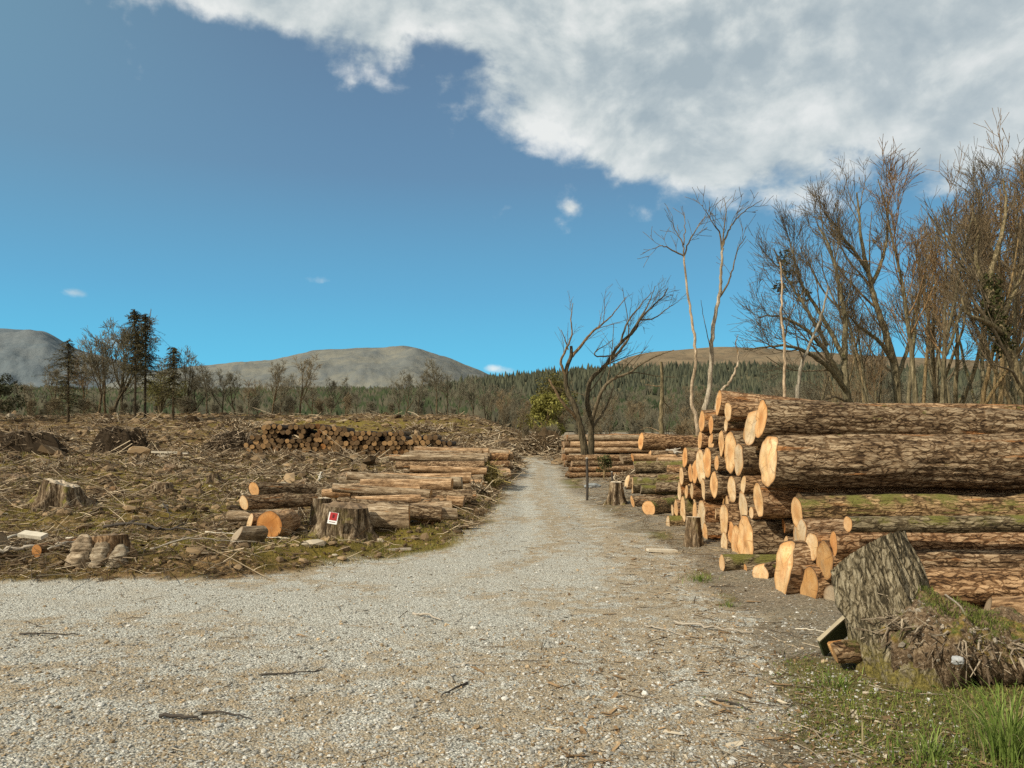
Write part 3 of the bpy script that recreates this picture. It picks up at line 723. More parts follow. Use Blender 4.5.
# ------------------------------------------------------------------ mid-distance bare trees
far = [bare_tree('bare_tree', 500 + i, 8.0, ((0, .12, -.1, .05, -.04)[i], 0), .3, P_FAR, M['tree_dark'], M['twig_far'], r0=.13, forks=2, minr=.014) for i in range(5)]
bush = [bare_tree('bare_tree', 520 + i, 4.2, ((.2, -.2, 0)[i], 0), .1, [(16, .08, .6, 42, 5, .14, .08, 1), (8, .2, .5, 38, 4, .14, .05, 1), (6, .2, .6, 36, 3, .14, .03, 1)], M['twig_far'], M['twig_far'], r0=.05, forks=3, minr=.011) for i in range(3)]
FEL, FEG = 'grey bare tree in the line along the far edge of the felled field', 'bare trees along the far field edge'
for u, d, hpx in [(30, 120, 26), (50, 112, 44), (84, 110, 56), (98, 106, 66), (106, 108, 60), (113, 110, 70), (122, 112, 66), (158, 108, 48), (185, 110, 46), (196, 112, 40), (207, 108, 38), (222, 114, 34), (236, 112, 36), (248, 118, 30), (258, 120, 28), (272, 106, 40), (280, 116, 34), (300, 108, 38), (312, 116, 24), (330, 110, 28), (345, 112, 26),
                  (358, 118, 22), (398, 110, 30), (405, 116, 34), (418, 114, 28), (437, 100, 44), (448, 104, 34), (458, 112, 30), (474, 114, 30), (486, 104, 30), (498, 110, 30), (512, 112, 28), (524, 106, 26)]:
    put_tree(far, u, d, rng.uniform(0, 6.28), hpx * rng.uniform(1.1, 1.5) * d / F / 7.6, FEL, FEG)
BUL, BUG = 'low bare bush in the scrub along the far field edge', 'bare bushes along the far field edge'
for k in range(46):
    u = rng.uniform(-20, 520); d = rng.uniform(100, 126)
    put_tree(bush, u, d, rng.uniform(0, 6.28), rng.uniform(11, 22) * d / F / 4.2, BUL, BUG)
ML, MG = 'bare brown tree in the woodland across the middle distance', 'bare woodland trees beyond the track'
for k in range(70):
    u = rng.uniform(490, 860); d = rng.uniform(62, 120)
    hp = rng.uniform(34, 52) if u > 600 else rng.uniform(26, 42)
    put_tree(far, u, d, rng.uniform(0, 6.28), hp * d / F / 7.6, ML, MG)
for k in range(44):
    u = rng.uniform(760, 1080); d = rng.uniform(46, 80)
    put_tree(far, u, d, rng.uniform(0, 6.28), rng.uniform(46, 78) * d / F / 7.6, ML, MG)
for k in range(44):
    u = rng.uniform(520, 1080); d = rng.uniform(50, 75)
    put_tree(bush, u, d, rng.uniform(0, 6.28), rng.uniform(16, 34) * d / F / 4.2, 'bare thicket bush at the foot of the woodland beyond the stacks', 'bare bushes at the foot of the wood')
for k in range(13):
    u = rng.uniform(730, 1090); d = rng.uniform(29, 44)
    put_tree(bush, u, d, rng.uniform(0, 6.28), rng.uniform(34, 66) * d / F / 4.2 * .8, 'tangled bare understorey bush between the trunks behind the big pile', 'understorey bushes in the wood')

# ------------------------------------------------------------------ leafy things
def leaf_cloud(bag, g, centers, rad, n, size, c0, c1):
    """small leaf quads around centres"""
    k = g.integers(len(centers), size=n)
    d = g.normal(0, 1, (n, 3)); d /= np.linalg.norm(d, axis=1, keepdims=True)
    p = centers[k] + d * (rad[k] * g.uniform(.35, 1, n) ** .6)[:, None]
    tv = np.array([[-.5, -.9, 0], [.5, -.2, .1], [0, .9, 0], [-.5, .3, -.1]])
    tt = g.uniform(0, 1, (n, 1)); c = np.array(c0) * (1 - tt) + np.array(c1) * tt
    scatter(bag, tv, np.array([[0, 1, 2, 3]]), p, size * g.uniform(.6, 1.4, n), rotmats(n, g), c)

def leafy_bush(name, u, d, hpx, wpx, c0, c1, label, seed, size=.06, n=5000, cat='bush'):
    g = np.random.default_rng(seed); h = hpx * d / F; w = wpx * d / F / 2
    root = empty(name, ground_at(u, d)); tag(root, label, cat)
    st = Bag(); P = []
    for k in range(9):
        a = g.uniform(0, 6.28); e = np.array([math.cos(a) * w * g.uniform(.2, .8), math.sin(a) * w * .7, h * g.uniform(.6, .95)])
        P.append(spl(np.array([[0, 0, -.05], e * [.3, .3, .5], e]), 6))
    tubes(st, np.array(P), np.tile(np.linspace(.03, .01, 6), (9, 1)) * max(1, d / 30), 4)
    st.build('trunk', [M['tree_bark']], root)
    m = 26
    cs = np.stack([g.normal(0, w * .5, m), g.normal(0, w * .4, m), h * (.25 + .7 * g.uniform(0, 1, m) ** .8)], -1)
    cs[:, 0] *= 1.15 - cs[:, 2] / h * .7
    b = Bag(); leaf_cloud(b, g, cs, g.uniform(.12, .26, m) * h * .8, n, size, c0, c1)
    b.build('crown', [M['leaf']], root)
    return root
leafy_bush('holly_bush', 862, 26, 66, 44, (.03, .05, .012), (.12, .15, .035), 'bright green leafy bush at the foot of the wood above the long top log', 61, .055, 6500)
leafy_bush('holly_bush', 815, 28, 52, 50, (.05, .05, .018), (.12, .11, .04), 'olive green scrubby bush behind the pile below the sweeping boughs', 62, .05, 2600)
leafy_bush('willow_bush', 545, 75, 48, 60, (.17, .16, .04), (.36, .33, .09), 'yellow-green budding bush beyond the end of the track', 63, .16, 4200)
leafy_bush('willow_bush', 560, 92, 60, 60, (.10, .09, .03), (.2, .17, .05), 'taller olive budding bush behind the two bent trees', 67, .16, 3600)
leafy_bush('gorse_bush', 604, 28, 24, 13, (.05, .055, .018), (.13, .13, .045), 'small sparse green bush in front of the far log stack', 64, .06, 380)
leafy_bush('willow_bush', 160, 104, 44, 52, (.09, .085, .025), (.2, .18, .055), 'olive leafing bush at the foot of the right conifer', 65, .14, 2600)
leafy_bush('conifer_bush', -8, 84, 46, 70, (.02, .022, .01), (.07, .07, .03), 'dark bush at the left edge of the field line', 66, .12, 4200)

# --- ivy on the edge tree and a few leaf clumps in crowns are separate small leaf meshes on the trees
def ivy(tree, pts, seed, n, r):
    g = np.random.default_rng(seed); b = Bag()
    cs = np.array([W(*p) for p in pts]) - np.array(tree.location)
    leaf_cloud(b, g, cs, np.full(len(cs), r), n, .07, (.02, .024, .008), (.07, .075, .022))
    b.build('ivy', [M['leaf']], tree)
trees_by = {o['label'][:22]: o for o in COL.objects if o.get('category') == 'tree'}
for o in list(COL.objects):
    lb = o.get('label', '')
    if lb.startswith('thick bare tree leaning'):
        ivy(o, [(988, 285, 22), (990, 300, 22), (984, 270, 22.1), (996, 315, 22), (1000, 330, 22), (986, 260, 22.2)], 71, 900, .38)
    if lb.startswith('bare tree with long low'):
        ivy(o, [(782, 252, 26.1), (788, 262, 26), (776, 272, 25.2), (800, 282, 25.9), (780, 240, 26.2)], 72, 420, .3)

# --- conifers at the far left
def conifer(u, d, vtop, vbase, half_px, seed, label, dens=1.0, bare=.22, droop=.25):
    g = np.random.default_rng(seed)
    base = ground_at(u, d); H = (vbase - vtop) * d / F + max(0, (W(u, vbase, d)[2] - base[2])); w = half_px * d / F
    root = empty('conifer', base); tag(root, label, 'tree')
    tb = Bag()
    q = spl(np.array([[0, 0, -.2], [.05, 0, H * .5], [0, 0, H]]), 12) + g.normal(0, .03, (12, 3)) * np.linspace(0, 1, 12)[:, None]
    tubes(tb, q[None], np.linspace(.17, .03, 12)[None], 7); tb.build('trunk', [M['twig_dark']], root)
    nb = int(250 * dens); bag = Bag()
    ts = bare + (1 - bare) * g.uniform(0, 1, nb) ** .85
    lines = []
    for t in ts:
        L = w * (1.08 - t) ** .7 * np.exp(g.normal(-.12, .45)) + .15
        a = g.uniform(0, 6.28); dirv = np.array([math.cos(a), math.sin(a), 0])
        p0 = np.array([0, 0, H * t])
        lines.append(np.array([p0, p0 + dirv * L * .5 + UP * L * g.normal(.06 - droop * .4, .12), p0 + dirv * L + UP * L * g.normal(-droop + .06, .2)]))
    lines = np.array(lines); tubes(bag, lines, np.tile([.03, .022, .012], (nb, 1)), 3, col=(.05, .045, .025))
    per = 26; k = np.repeat(np.arange(nb), per); s = g.uniform(.12, 1.05, nb * per)[:, None]
    P = lines[k, 0] * (1 - s) ** 2 + 2 * lines[k, 1] * s * (1 - s) + lines[k, 2] * s ** 2
    wd = (.10 + .16 * (1 - s[:, 0])) * np.linalg.norm(lines[k, 2] - lines[k, 0], axis=1) * .45
    P = P + g.normal(0, 1, P.shape) * wd[:, None] * np.array([.8, .8, .45]) - UP * .08
    tv = np.array([[-.5, -1, 0], [.5, -.8, 0], [.1, 1, -.2], [-.2, .8, -.1]])
    tt = g.uniform(0, 1, (len(P), 1)); c = np.array([.06, .055, .028]) * (1 - tt) + np.array([.24, .20, .10]) * tt
    scatter(bag, tv, np.array([[0, 1, 2, 3]]), P, g.uniform(.05, .12, len(P)), rotmats(len(P), g, .6), c)
    bag.build('crown', [M['leaf']], root)
M['twig_dark'] = bark_mat('conifer_bark', (.02, .014, .008), (.06, .045, .026), (.13, .1, .06), 2, bump=.2)
conifer(68, 84, 340, 414, 25, 81, 'lone ragged conifer at the left, apart from the taller pair', .85, .12)
conifer(135, 86, 309, 416, 20, 82, 'left of the two tall conifers standing together beyond the field', 1.0, .36)
conifer(145, 88, 313, 416, 22, 83, 'right of the two tall conifers standing together beyond the field', 1.1, .34, .32)
conifer(173, 86, 347, 416, 20, 84, 'smaller conifer with drooping branches right of the tall pair', .75, .22, .45)

# ------------------------------------------------------------------ far woods (nobody could count them)
def far_woods():
    g = np.random.default_rng(90)
    bag = Bag()
    # spruce clad ridge
    n = 15000
    u = g.uniform(360, 1350, n); t = .16 + .86 * g.uniform(0, 1, n) ** .85
    p = z_ridge(u, np.minimum(t, 1.0))
    keep = (t > .30 + .25 * sst(560, 420, u) + .12 * vnoise(u / 50, t * 6, seed=4)); p = p[keep]; n = len(p)
    m = 7; th = np.arange(m) / m * 2 * np.pi
    tv = np.concatenate([np.stack([np.cos(th), np.sin(th), np.zeros(m)], -1), np.stack([.62 * np.cos(th + .4), .62 * np.sin(th + .4), np.full(m, .42)], -1), [[0, 0, 1.0]]])
    tf = np.array([[i, (i + 1) % m, m + i] for i in range(m)] + [[(i + 1) % m, m + (i + 1) % m, m + i] for i in range(m)] + [[m + i, m + (i + 1) % m, 2 * m] for i in range(m)])
    h = np.clip(np.exp(g.normal(2.15, .33, n)), 4.5, 17); w = h * g.uniform(.17, .28, n)
    tt = g.uniform(0, 1, (n, 1)); c = np.array([.036, .042, .028]) * (1 - tt) + np.array([.09, .092, .055]) * tt
    scatter(bag, tv, tf, p - np.array([0, 0, 1.0]), np.stack([w, w, h], -1), rotmats(n, g, .03), c)
    o = bag.build('woods', [M['vcol']]); tag(o, 'dark evergreen forest covering the ridge beyond the track', 'forest', kind='stuff')
    # bare hazy wood low on the slopes: twig tufts
    bag = Bag(); n = 5200
    uu = np.concatenate([g.uniform(-150, 560, n), g.uniform(440, 1150, n // 2)])
    tt = np.concatenate([g.uniform(0.0, 1.0, n), g.uniform(.02, .42, n // 2)])
    p = np.where((np.arange(len(uu)) < n)[:, None], z_low(uu, tt), z_ridge(uu, tt))
    n = len(uu); K = 11
    cs = np.repeat(p, K, 0); H = np.repeat(g.uniform(6, 11, n), K)
    a = g.uniform(0, 6.28, n * K); sp = g.uniform(.1, .5, n * K)
    e = np.stack([np.cos(a) * sp * H * .7, np.sin(a) * sp * H * .7, H * g.uniform(.5, 1.05, n * K)], -1)
    wv = np.stack([np.full(n * K, 1.0), np.zeros(n * K), np.zeros(n * K)], -1) * (H * .05 * g.uniform(.5, 1.6, n * K))[:, None]
    s0 = cs + e * [.25, .25, .15]
    V = np.stack([s0 - wv * .5, s0 + wv * .5, cs + e * [.8, .8, .7] + wv * 1.5, cs + e, cs + e * [.7, .7, .75] - wv * 1.3], 1).reshape(-1, 3)
    Fa = (np.arange(n * K) * 5)[:, None] + np.array([[0, 1, 2, 3, 4]])
    t3 = np.repeat(g.uniform(0, 1, (n, 1)), K, 0)
    c = np.array([.085, .085, .058]) * (1 - t3) + np.array([.155, .14, .09]) * t3
    gm = (np.repeat(g.uniform(0, 1, n), K) < .42)[:, None]; c = np.where(gm, c * np.array([.58, .80, .58]), c)
    bag.add(V, [Fa], np.repeat(c, 5, 0))
    o = bag.build('woods', [M['vcol']]); tag(o, 'hazy brown leafless woodland on the lower slopes', 'forest', kind='stuff')
far_woods()

# ------------------------------------------------------------------ logs
def log_mesh(seed, L, r0, r1, cut, split=None, nx=26, na=30, rough=.05, knots=2, ridge=0.0):
    """a log along +X; x=0 is its visible end. cut=(a,b) slants that end; split=(y0, step) notches it"""
    g = np.random.default_rng(seed)
    xs = np.concatenate([np.linspace(0, .25, 6), np.linspace(.25, L, nx)[1:]])
    th = np.arange(na) / na * 2 * np.pi
    Xg, T = np.meshgrid(xs, th, indexing='ij')
    cy, cz = np.cos(T), np.sin(T)
    rad = r0 + (r1 - r0) * Xg / L
    e1, e2 = g.uniform(.0, .10), g.uniform(0, 6.28)
    rad = rad * (1 + e1 * np.cos(2 * (T - e2)))
    rad = rad * (1 + rough * 1.3 * fbm(Xg * .9 + 9, cy * 1.1, cz * 1.1, seed=seed, oct=2) + rough * .6 * np.clip(.35 + Xg, 0, 1) * fbm(Xg * 2.5, cy * 6, cz * 6, seed=seed + 5, oct=2))
    if ridge: rad = rad * (1 + ridge * np.clip(.2 + Xg * 3, 0, 1) * (fbm(Xg * 4, cy * 9, cz * 9, seed=seed + 7, oct=3) - .6 * np.abs(vnoise(Xg * 1.6, cy * 11 * r0 / .25, cz * 11 * r0 / .25, seed=seed + 8))))
    for k in range(knots):
        kx, kt = g.uniform(min(.5, .4 * L), L), g.uniform(0, 6.28); da = (T - kt + np.pi) % (2 * np.pi) - np.pi
        rad = rad + r0 * .28 * np.exp(-((Xg - kx) / .13) ** 2 - (da / .35) ** 2)
    bow = g.normal(0, .012 * L, 2) * .75
    by = bow[0] * np.sin(Xg / L * np.pi); bz = bow[1] * np.sin(Xg / L * np.pi) * .4
    Y = rad * cy; Z = rad * cz
    def off(y, z):
        o = cut[0] * y + cut[1] * z + .05 * r0 * vnoise(y * 9, z * 9, seed=seed + 3)
        if split:
            y0, st = split      # a wedge torn out of the upper part of the end
            o = o + st * np.clip(1.25 * (z / r0 + .35) - 2.6 * np.abs(y / r0 - y0), 0, 1)
        return o
    Xd = Xg + off(Y, Z) * np.clip(1 - Xg / .5, 0, 1)
    V = np.stack([Xd, Y + by, Z + bz], -1)
    n0 = len(xs); idx = np.arange(n0 * na).reshape(n0, na)
    a = idx[:-1]; b = np.roll(a, -1, 1); d = idx[1:]; c = np.roll(d, -1, 1)
    body = (V.reshape(-1, 3), np.stack([a, d, c, b], -1).reshape(-1, 4)[:, ::-1])
    # visible end
    fr = np.array([1.0, .94, .78, .6, .42, .25, .1])
    Ye, Ze = Y[0][None] * fr[:, None], Z[0][None] * fr[:, None]
    Xe = off(Ye, Ze) - .004
    Xe[0] += .004
    E = np.stack([Xe, Ye, Ze], -1).reshape(-1, 3); E = np.vstack([E, [[float(off(np.zeros(1), np.zeros(1))[0]) - .004, 0, 0]]])
    k = len(fr); ie = np.arange(k * na).reshape(k, na)
    a = ie[:-1]; b = np.roll(a, -1, 1); d = ie[1:]; c = np.roll(d, -1, 1)
    q = np.stack([a, b, c, d], -1).reshape(-1, 4); tri = np.stack([ie[-1], np.roll(ie[-1], -1), np.full(na, k * na)], -1)
    front = (E, q[:, ::-1], tri[:, ::-1])
    # far end
    B = np.vstack([V[-1], V[-1].mean(0)]); tb = np.stack([np.arange(na), np.roll(np.arange(na), -1), np.full(na, na)], -1)
    rim = np.zeros((len(E), 3)); rim[:na] = 1; rim[na:2 * na] = .3; rim[2 * na:3 * na] = .1
    return body, front + (rim,), (B, tb)

def make_log(loc, rot, L, r0, r1, seed, bark, cutm, label, group=None, cut=(0, 0), split=None, name='log', cat='log', ends=True, **k):
    body, fr, bk = log_mesh(seed, L, r0, r1, cut, split, **k)
    o = mk(name, body[0], [body[1]], [bark], smooth=True)
    mk('cut_end', fr[0], [fr[1], fr[2]], [cutm], o, smooth=False, col={'rim': fr[3]})
    mk('cut_end', bk[0], [bk[1]], [cutm], o)
    o.location = loc; o.rotation_euler = rot
    tag(o, label, cat, group)
    return o

# --- the big roadside pile, ends measured from the place: (u, v, height px, [X of the end face], options)
LOGS = [
 (718.5, 403, 24, dict(l='peeling reddish log lying highest at the far top corner of the big pile', r=1, cut=(.05, .03), pit=6, r1=.45)),
 (728, 412, 19, dict(l='pale-ended log second from the top, just right of the highest log')),
 (726, 425.5, 12, dict(l='thin dark log squeezed under the second highest pale-ended log')),
 (761, 419.5, 36, dict(l='very long thick grey-barked log along the top of the pile', L=9, r1=.72, yaw=-1.0, pit=1.9, big=1)),
 (751, 427, 34, dict(l='log with a ragged torn white end tucked behind the long top log', split=(.15, .06), cut=(-.05, .1))),
 (702, 421.5, 20, dict(l='reddish log topping the left column of the big pile', r=1)),
 (700, 440, 17, dict(l='orange-stained log second from the top of the pile\'s left column', r=1)),
 (711, 425, 17, dict(l='dark-sided log beside the reddish log on the pile\'s left column')),
 (711.5, 438, 10, dict(l='small stub log under the dark-sided log near the top left of the pile')),
 (721.5, 443, 24, dict(l='narrow orange-ended log left of the tall streaked end', cut=(.05, 0))),
 (730, 453, 46, dict(l='log with a tall cream end streaked with orange, mid pile', fz=1)),
 (738.5, 460, 31, dict(l='round pale-ended log between the tall streaked end and the thickest log')),
 (768, 461.5, 46, dict(l='thickest log of the pile with a notched white end, under the long top log', L=9, r1=1.25, split=(-.15, .06), yaw=-2.5, big=1)),
 (716.5, 463, 14, dict(l='small dark log low beside the tall streaked end')),
 (700.5, 467, 34, dict(l='tall slim pale-ended log at the left face of the pile, halfway up')),
 (707, 463, 28, dict(l='rounded creamy log end overlapping the tall slim one on the left face')),
 (685, 457.5, 19, dict(l='grey-topped log forming a step at the far left of the pile')),
 (695, 471, 23, dict(l='dim reddish log set back below the grey-topped step log', r=1)),
 (690.5, 473, 18, dict(l='slim orange log next to the dim reddish log at the far left')),
 (681.5, 476, 17, dict(l='log at the outer left edge just below the grey-topped step log')),
 (703.5, 489.5, 19, dict(l='chalky white log end at the middle of the left face')),
 (714, 484, 26, dict(l='grey-barked log with a thin amber end, right of the chalky white end', m=0)),
 (732, 489, 25, dict(l='rough grey-barked log whose end barely shows, mid pile')),
 (743.5, 485, 17, dict(l='slim amber-ended log under the round pale-ended log')),
 (758.5, 500.5, 31, dict(l='oval orange-ended long log directly under the thickest log', L=8, r=1, r1=.9)),
 (743, 508, 30, dict(l='narrow oval log end to the left of the oval orange-ended log')),
 (751.5, 513, 11, dict(l='small round billet wedged below the oval orange-ended log')),
 (745.4, 540.4, 47, dict(l='thick grey-barked log with a large pale oval end low in the pile', L=6.5, big=1)),
 (724, 520.5, 31, dict(l='grey-barked log with a narrow end left of the small billet, lower pile')),
 (731, 534, 20, dict(l='thin orange log beside the slim tall end, lower pile', r=1)),
 (737, 541, 34, dict(l='slim tall log end touching the thick low log on its left', r=1)),
 (724.5, 547, 22, dict(l='amber-ended log near the ground, left of the slim tall end')),
 (695, 511.5, 17, dict(l='short pale-ended log above the upright cut stump')),
 (701.5, 519, 30, dict(l='dark brown thick log with an orange rim, lower left face', r=1)),
 (683, 509, 22, dict(l='mossy grey log with a thin white end, low at the left', m=1)),
 (686.5, 492, 13, dict(l='thin pale log above the mossy grey log at the left')),
 (692, 491, 14, dict(l='thin rusty log beside the thin pale one at the left', r=1)),
 (679.5, 491, 17, dict(l='outermost rusty log at the left edge, second step from the ground', r=1)),
 (676, 508, 16, dict(l='small rusty log next to the outermost thin log near the ground', r=1)),
 (672.5, 510, 11, dict(l='outermost thin log near the ground at the pile\'s far foot')),
 (668, 524, 14, dict(l='lowest farthest log lying on the ground at the pile\'s far foot', m=1, gr=1)),
 (705, 533, 22, dict(l='pale split log end near the ground behind the upright stump')),
 (722, 566, 17, dict(l='small mossy log on the ground left of the thick low log', m=1, gr=1)),
 (745, 569, 12, dict(l='small pale billet under the thick low log', gr=1)),
 (760.6, 574, 19, dict(l='squarish double-faced log end on the ground beneath the thick low log', split=(0, .08), gr=1, yaw=32, L=.9)),
 (783, 574, 52, dict(l='tall split slab log with torn bark, standing out on the ground', split=(-.2, .05), gr=1, yaw=3, r=1, cut=(.1, .1))),
 (809, 584.5, 36, dict(l='pointed orange oval log end right of the tall split slab', gr=1, o=1, cut=(.1, .05), yaw=9, L=3)),
 (824, 566.5, 38, dict(l='orange round-ended log resting above the pointed oval one', o=1, cut=(.15, -.1), yaw=9, L=3)),
 (833, 599, 26, dict(l='weathered reddish log end on the ground left of the big stump', gr=1, old=1, yaw=10, L=2.5)),
 (845.5, 609, 15, dict(l='small orange log end peeping out beside the big stump', gr=1, o=1, yaw=9, L=2)),
 (797, 513, 28, dict(l='knobbly grey log with a slanting end below the orange long log', L=8, cut=(0, -.1), m=1, r1=.95, yaw=-.5)),
 (802, 532, 26, dict(l='upper of two overlapping cream log ends stepping down the middle of the near slope', L=7, r=1, yaw=1)),
 (812, 549, 27, dict(l='lower of two overlapping cream log ends stepping down the middle of the near slope', L=6, r=1, yaw=3)),
 (834, 543, 21, dict(l='thin log with a small pale round end behind the top of the big stump', L=7, cut=(.1, .0), r=1)),
 (848, 524, 15, dict(l='mossy crooked log lying over the near slope below the knobbly grey one', L=6, m=2)),
 (884, 562, 22, dict(l='grey log passing behind the big stump, the upper of two', L=6, gy=6.75)),
 (916, 588, 33, dict(l='brown thick log passing behind the big stump, the lower of two', L=6, gy=6.25)),
]
def build_pile():
    g = np.random.default_rng(200)
    N = len(LOGS)
    p = np.zeros((N, 2)); r = np.zeros(N); ux = np.zeros(N)
    for i, (u, v, h, k) in enumerate(LOGS):
        if 'gy' in k: d = k['gy']
        elif k.get('gr'): d = CZ * F / (v + h / 2 - 440)
        else: d = 2.98 * F / (u - 512)
        r[i] = h * d / F / 2 * (.92 if k.get('fz') else 1.10)
        p[i] = (d, CZ + (440 - v) / F * d); ux[i] = (u - 512) / F
    p0 = p.copy()
    for it in range(400):
        D = p[:, None] - p[None]; dist = np.linalg.norm(D, axis=2) + 1e-9
        ov = (r[:, None] + r[None]) * .82 - dist; np.fill_diagonal(ov, 0)
        ov = np.maximum(ov, 0)
        push = (D / dist[..., None] * ov[..., None]).sum(1) * .28
        p = p + push + (p0 - p) * .02
        p[:, 1] = np.maximum(p[:, 1], r * .85)
    open('/tmp/log.txt','a').write(str(N)+' '); print('pile shift px', np.abs((p - p0)[:, 1] * F / p[:, 0]).max(), np.linalg.norm(p - p0, axis=1).max())
    for i, (u, v, h, k) in enumerate(LOGS):
        d = p[i, 0]; X = ux[i] * d
        L = k.get('L', g.uniform(4.6, 5.8)); r0 = r[i]; r1 = r0 * k.get('r1', g.uniform(.82, 1.05))
        yaw = R(k.get('yaw', g.normal(1.0, .9) if i > 49 else g.normal(-.8, .5))); pit = R(k.get('pit', g.normal(0, .3)))
        bark = M['log_bark_moss'] if k.get('m', 0) else M['log_bark_red'] if k.get('r') else M['log_bark']
        cm = M['cut_old'] if k.get('old') else M['cut_orange'] if k.get('o') else M['cut_fresh']
        cut = k.get('cut', (g.normal(0, .025), g.normal(0, .03)))
        make_log((X, d, p[i, 1]), (g.uniform(-.3, .3), pit, yaw), L, r0, r1, 1000 + i, bark, cm, k['l'], 'logs of the big roadside pile', cut, k.get('split'),
                 nx=150 if k.get('big') or i > 49 else 40, na=110 if k.get('big') or i > 49 else 36, ridge=.045, rough=.08 if i > 49 else .055, knots=6 if i > 49 else 3)
    # recessed logs that fill the heap and carry the ones above
    top = lambda y: np.interp(y, [6.1, 6.6, 7.2, 7.8, 8.5, 8.7, 9.0, 9.4, 10.8, 11.8, 12.9, 13.6, 14.2], [.22, .42, .6, .72, .8, 1.15, 1.5, 1.9, 2.05, 1.8, 1.15, .6, .12])
    P = list(map(tuple, p)); Rr = list(r); cnt = 0
    for rad in (.24, .2, .16, .13, .10, .08, .065):
        for tr in range(3600):
            y = g.uniform(6.2, 14.1); z = g.uniform(rad, 2.1)
            if z + rad > top(y): continue
            A = np.array(P)
            if (np.hypot(A[:, 0] - y, A[:, 1] - z) - np.array(Rr) - rad * .9).min() < 0: continue
            P.append((y, z)); Rr.append(rad); cnt += 1
            X = 3.02 + g.uniform(.05, .38)
            lb = 'small recessed log filling a dark gap between the bigger logs of the pile' if rad < .12 else 'recessed log lost in shadow between the ends of the big pile'
            make_log((X, y, z), (0, R(g.normal(0, .3)), R(g.normal(0, .3))), g.uniform(3.6, 4.6), rad * .95, rad * .9, 2000 + cnt, M['log_bark'] if g.uniform() < .6 else M['log_bark_red'],
                     M['cut_orange'] if g.uniform() < .35 else M['cut_fresh'], lb, 'recessed logs of the big pile', (g.normal(0, .1), g.normal(0, .1)), nx=8, na=20, knots=0)
    open('/tmp/log.txt','a').write('fillers %d\n' % cnt)
build_pile()

def log_uv(u, v, h, d, yaw, pit, L, seed, label, bark='log_bark', cutm='cut_fresh', group=None, r1=.9, cut=(0, 0), split=None, rest=False, **k):
    """yaw 0: body runs to the right of the end face; 180: to the left"""
    c = W(u, v, d); r0 = h * d / F / 2
    for _ in range(3):                       # never sunk into the ground: bring it forward instead
        zm = gz1(c[0], c[1]) + r0 * .8
        if c[2] < zm and v > 446: d = (CZ - zm) * F / (v - 440); c = W(u, v, d)
    if rest: c[2] = gz1(c[0], c[1]) + r0 * .8
    return make_log(c, (0, R(pit), R(yaw)), L, r0, r0 * r1, seed, M[bark], M[cutm], label, group, cut, split, **k)

# --- lone pale log at the lower right, behind the root plate
log_uv(986, 612, 26, 6.0, 4, -3, 2.2, 3001, 'pale barked log end lying behind the root plate at the right edge', 'log_bark_pale', 'cut_old', cut=(.5, .4))
# --- the mossy second pile farther up the right side
G2 = 'logs of the mossy second pile'
for a in [
 (641, 442, 16, 20.5, 4, 2, 3.4, 'thick dark log with a bright white end lying highest on the second pile', 'log_bark', 'cut_fresh'),
 (650, 454, 8, 19.6, 0, 0, 2.6, 'small white-ended log just beneath the highest log of the second pile', 'log_bark', 'cut_fresh'),
 (621.5, 459.5, 10, 19.8, 0, 0, 2.4, 'leftmost short log on top of the mossy second pile', 'log_bark', 'cut_old'),
 (632.5, 457.5, 8, 19.6, -2, 1, 3.6, 'thin long log with a pale tip across the top of the second pile', 'log_bark_pale', 'cut_fresh'),
 (657, 460, 7, 19.0, -2, 0, 3.0, 'thin bleached log lying on the thick mossy one', 'log_bark_pale', 'cut_old'),
 (634.5, 467.5, 13, 18.8, 0, 0, 4.2, 'thick very mossy log across the middle of the second pile', 'log_bark_moss', 'cut_old'),
 (627, 482, 15, 18.2, 0, 0, 2.0, 'pale narrow log end beside the stump of the second pile', 'log_bark', 'cut_fresh'),
 (632.5, 486, 18, 18.0, 0, 0, 2.4, 'mossy-topped log with a broad pale end, low left of the second pile', 'log_bark_moss', 'cut_fresh'),
 (657, 478.5, 8, 17.9, 2, 0, 2.6, 'upper of two mossy logs at the right of the second pile', 'log_bark_moss', 'cut_old'),
 (656, 487.5, 10, 17.6, 2, 0, 2.6, 'lower dark log of the two at the right of the second pile', 'log_bark', 'cut_fresh'),
 (641, 489.5, 9, 17.7, 0, 0, 2.4, 'mossy log tucked right of the broad pale end in the second pile', 'log_bark_moss', 'cut_old'),
 (632.5, 502, 12, 17.5, 0, 0, 1.8, 'small pale-ended log on the ground under the broad pale end', 'log_bark', 'cut_fresh'),
 (647, 498.5, 9, 17.6, -4, 0, 2.0, 'mossy log on the ground behind the slanting one', 'log_bark_moss', 'cut_old'),
 (649, 508.5, 14, 16.6, 48, -3, 2.3, 'mossy log slanting away from its splintered end, alone on the ground', 'log_bark_moss', 'cut_fresh'),
 (668, 470, 9, 18.4, 0, 0, 2.6, 'dark log under the thick mossy one at the right of the second pile', 'log_bark', 'cut_old'),
]:
    u, v, h, d, yaw, pit, L, lb, bk, cm = a
    log_uv(u, v, h, d, yaw, pit, L, 3100 + int(u * 3 + v), lb, bk, cm, G2, cut=(rng.normal(0, .2), rng.normal(0, .15)), nx=14, na=22, rough=.11, rest=v > 497)
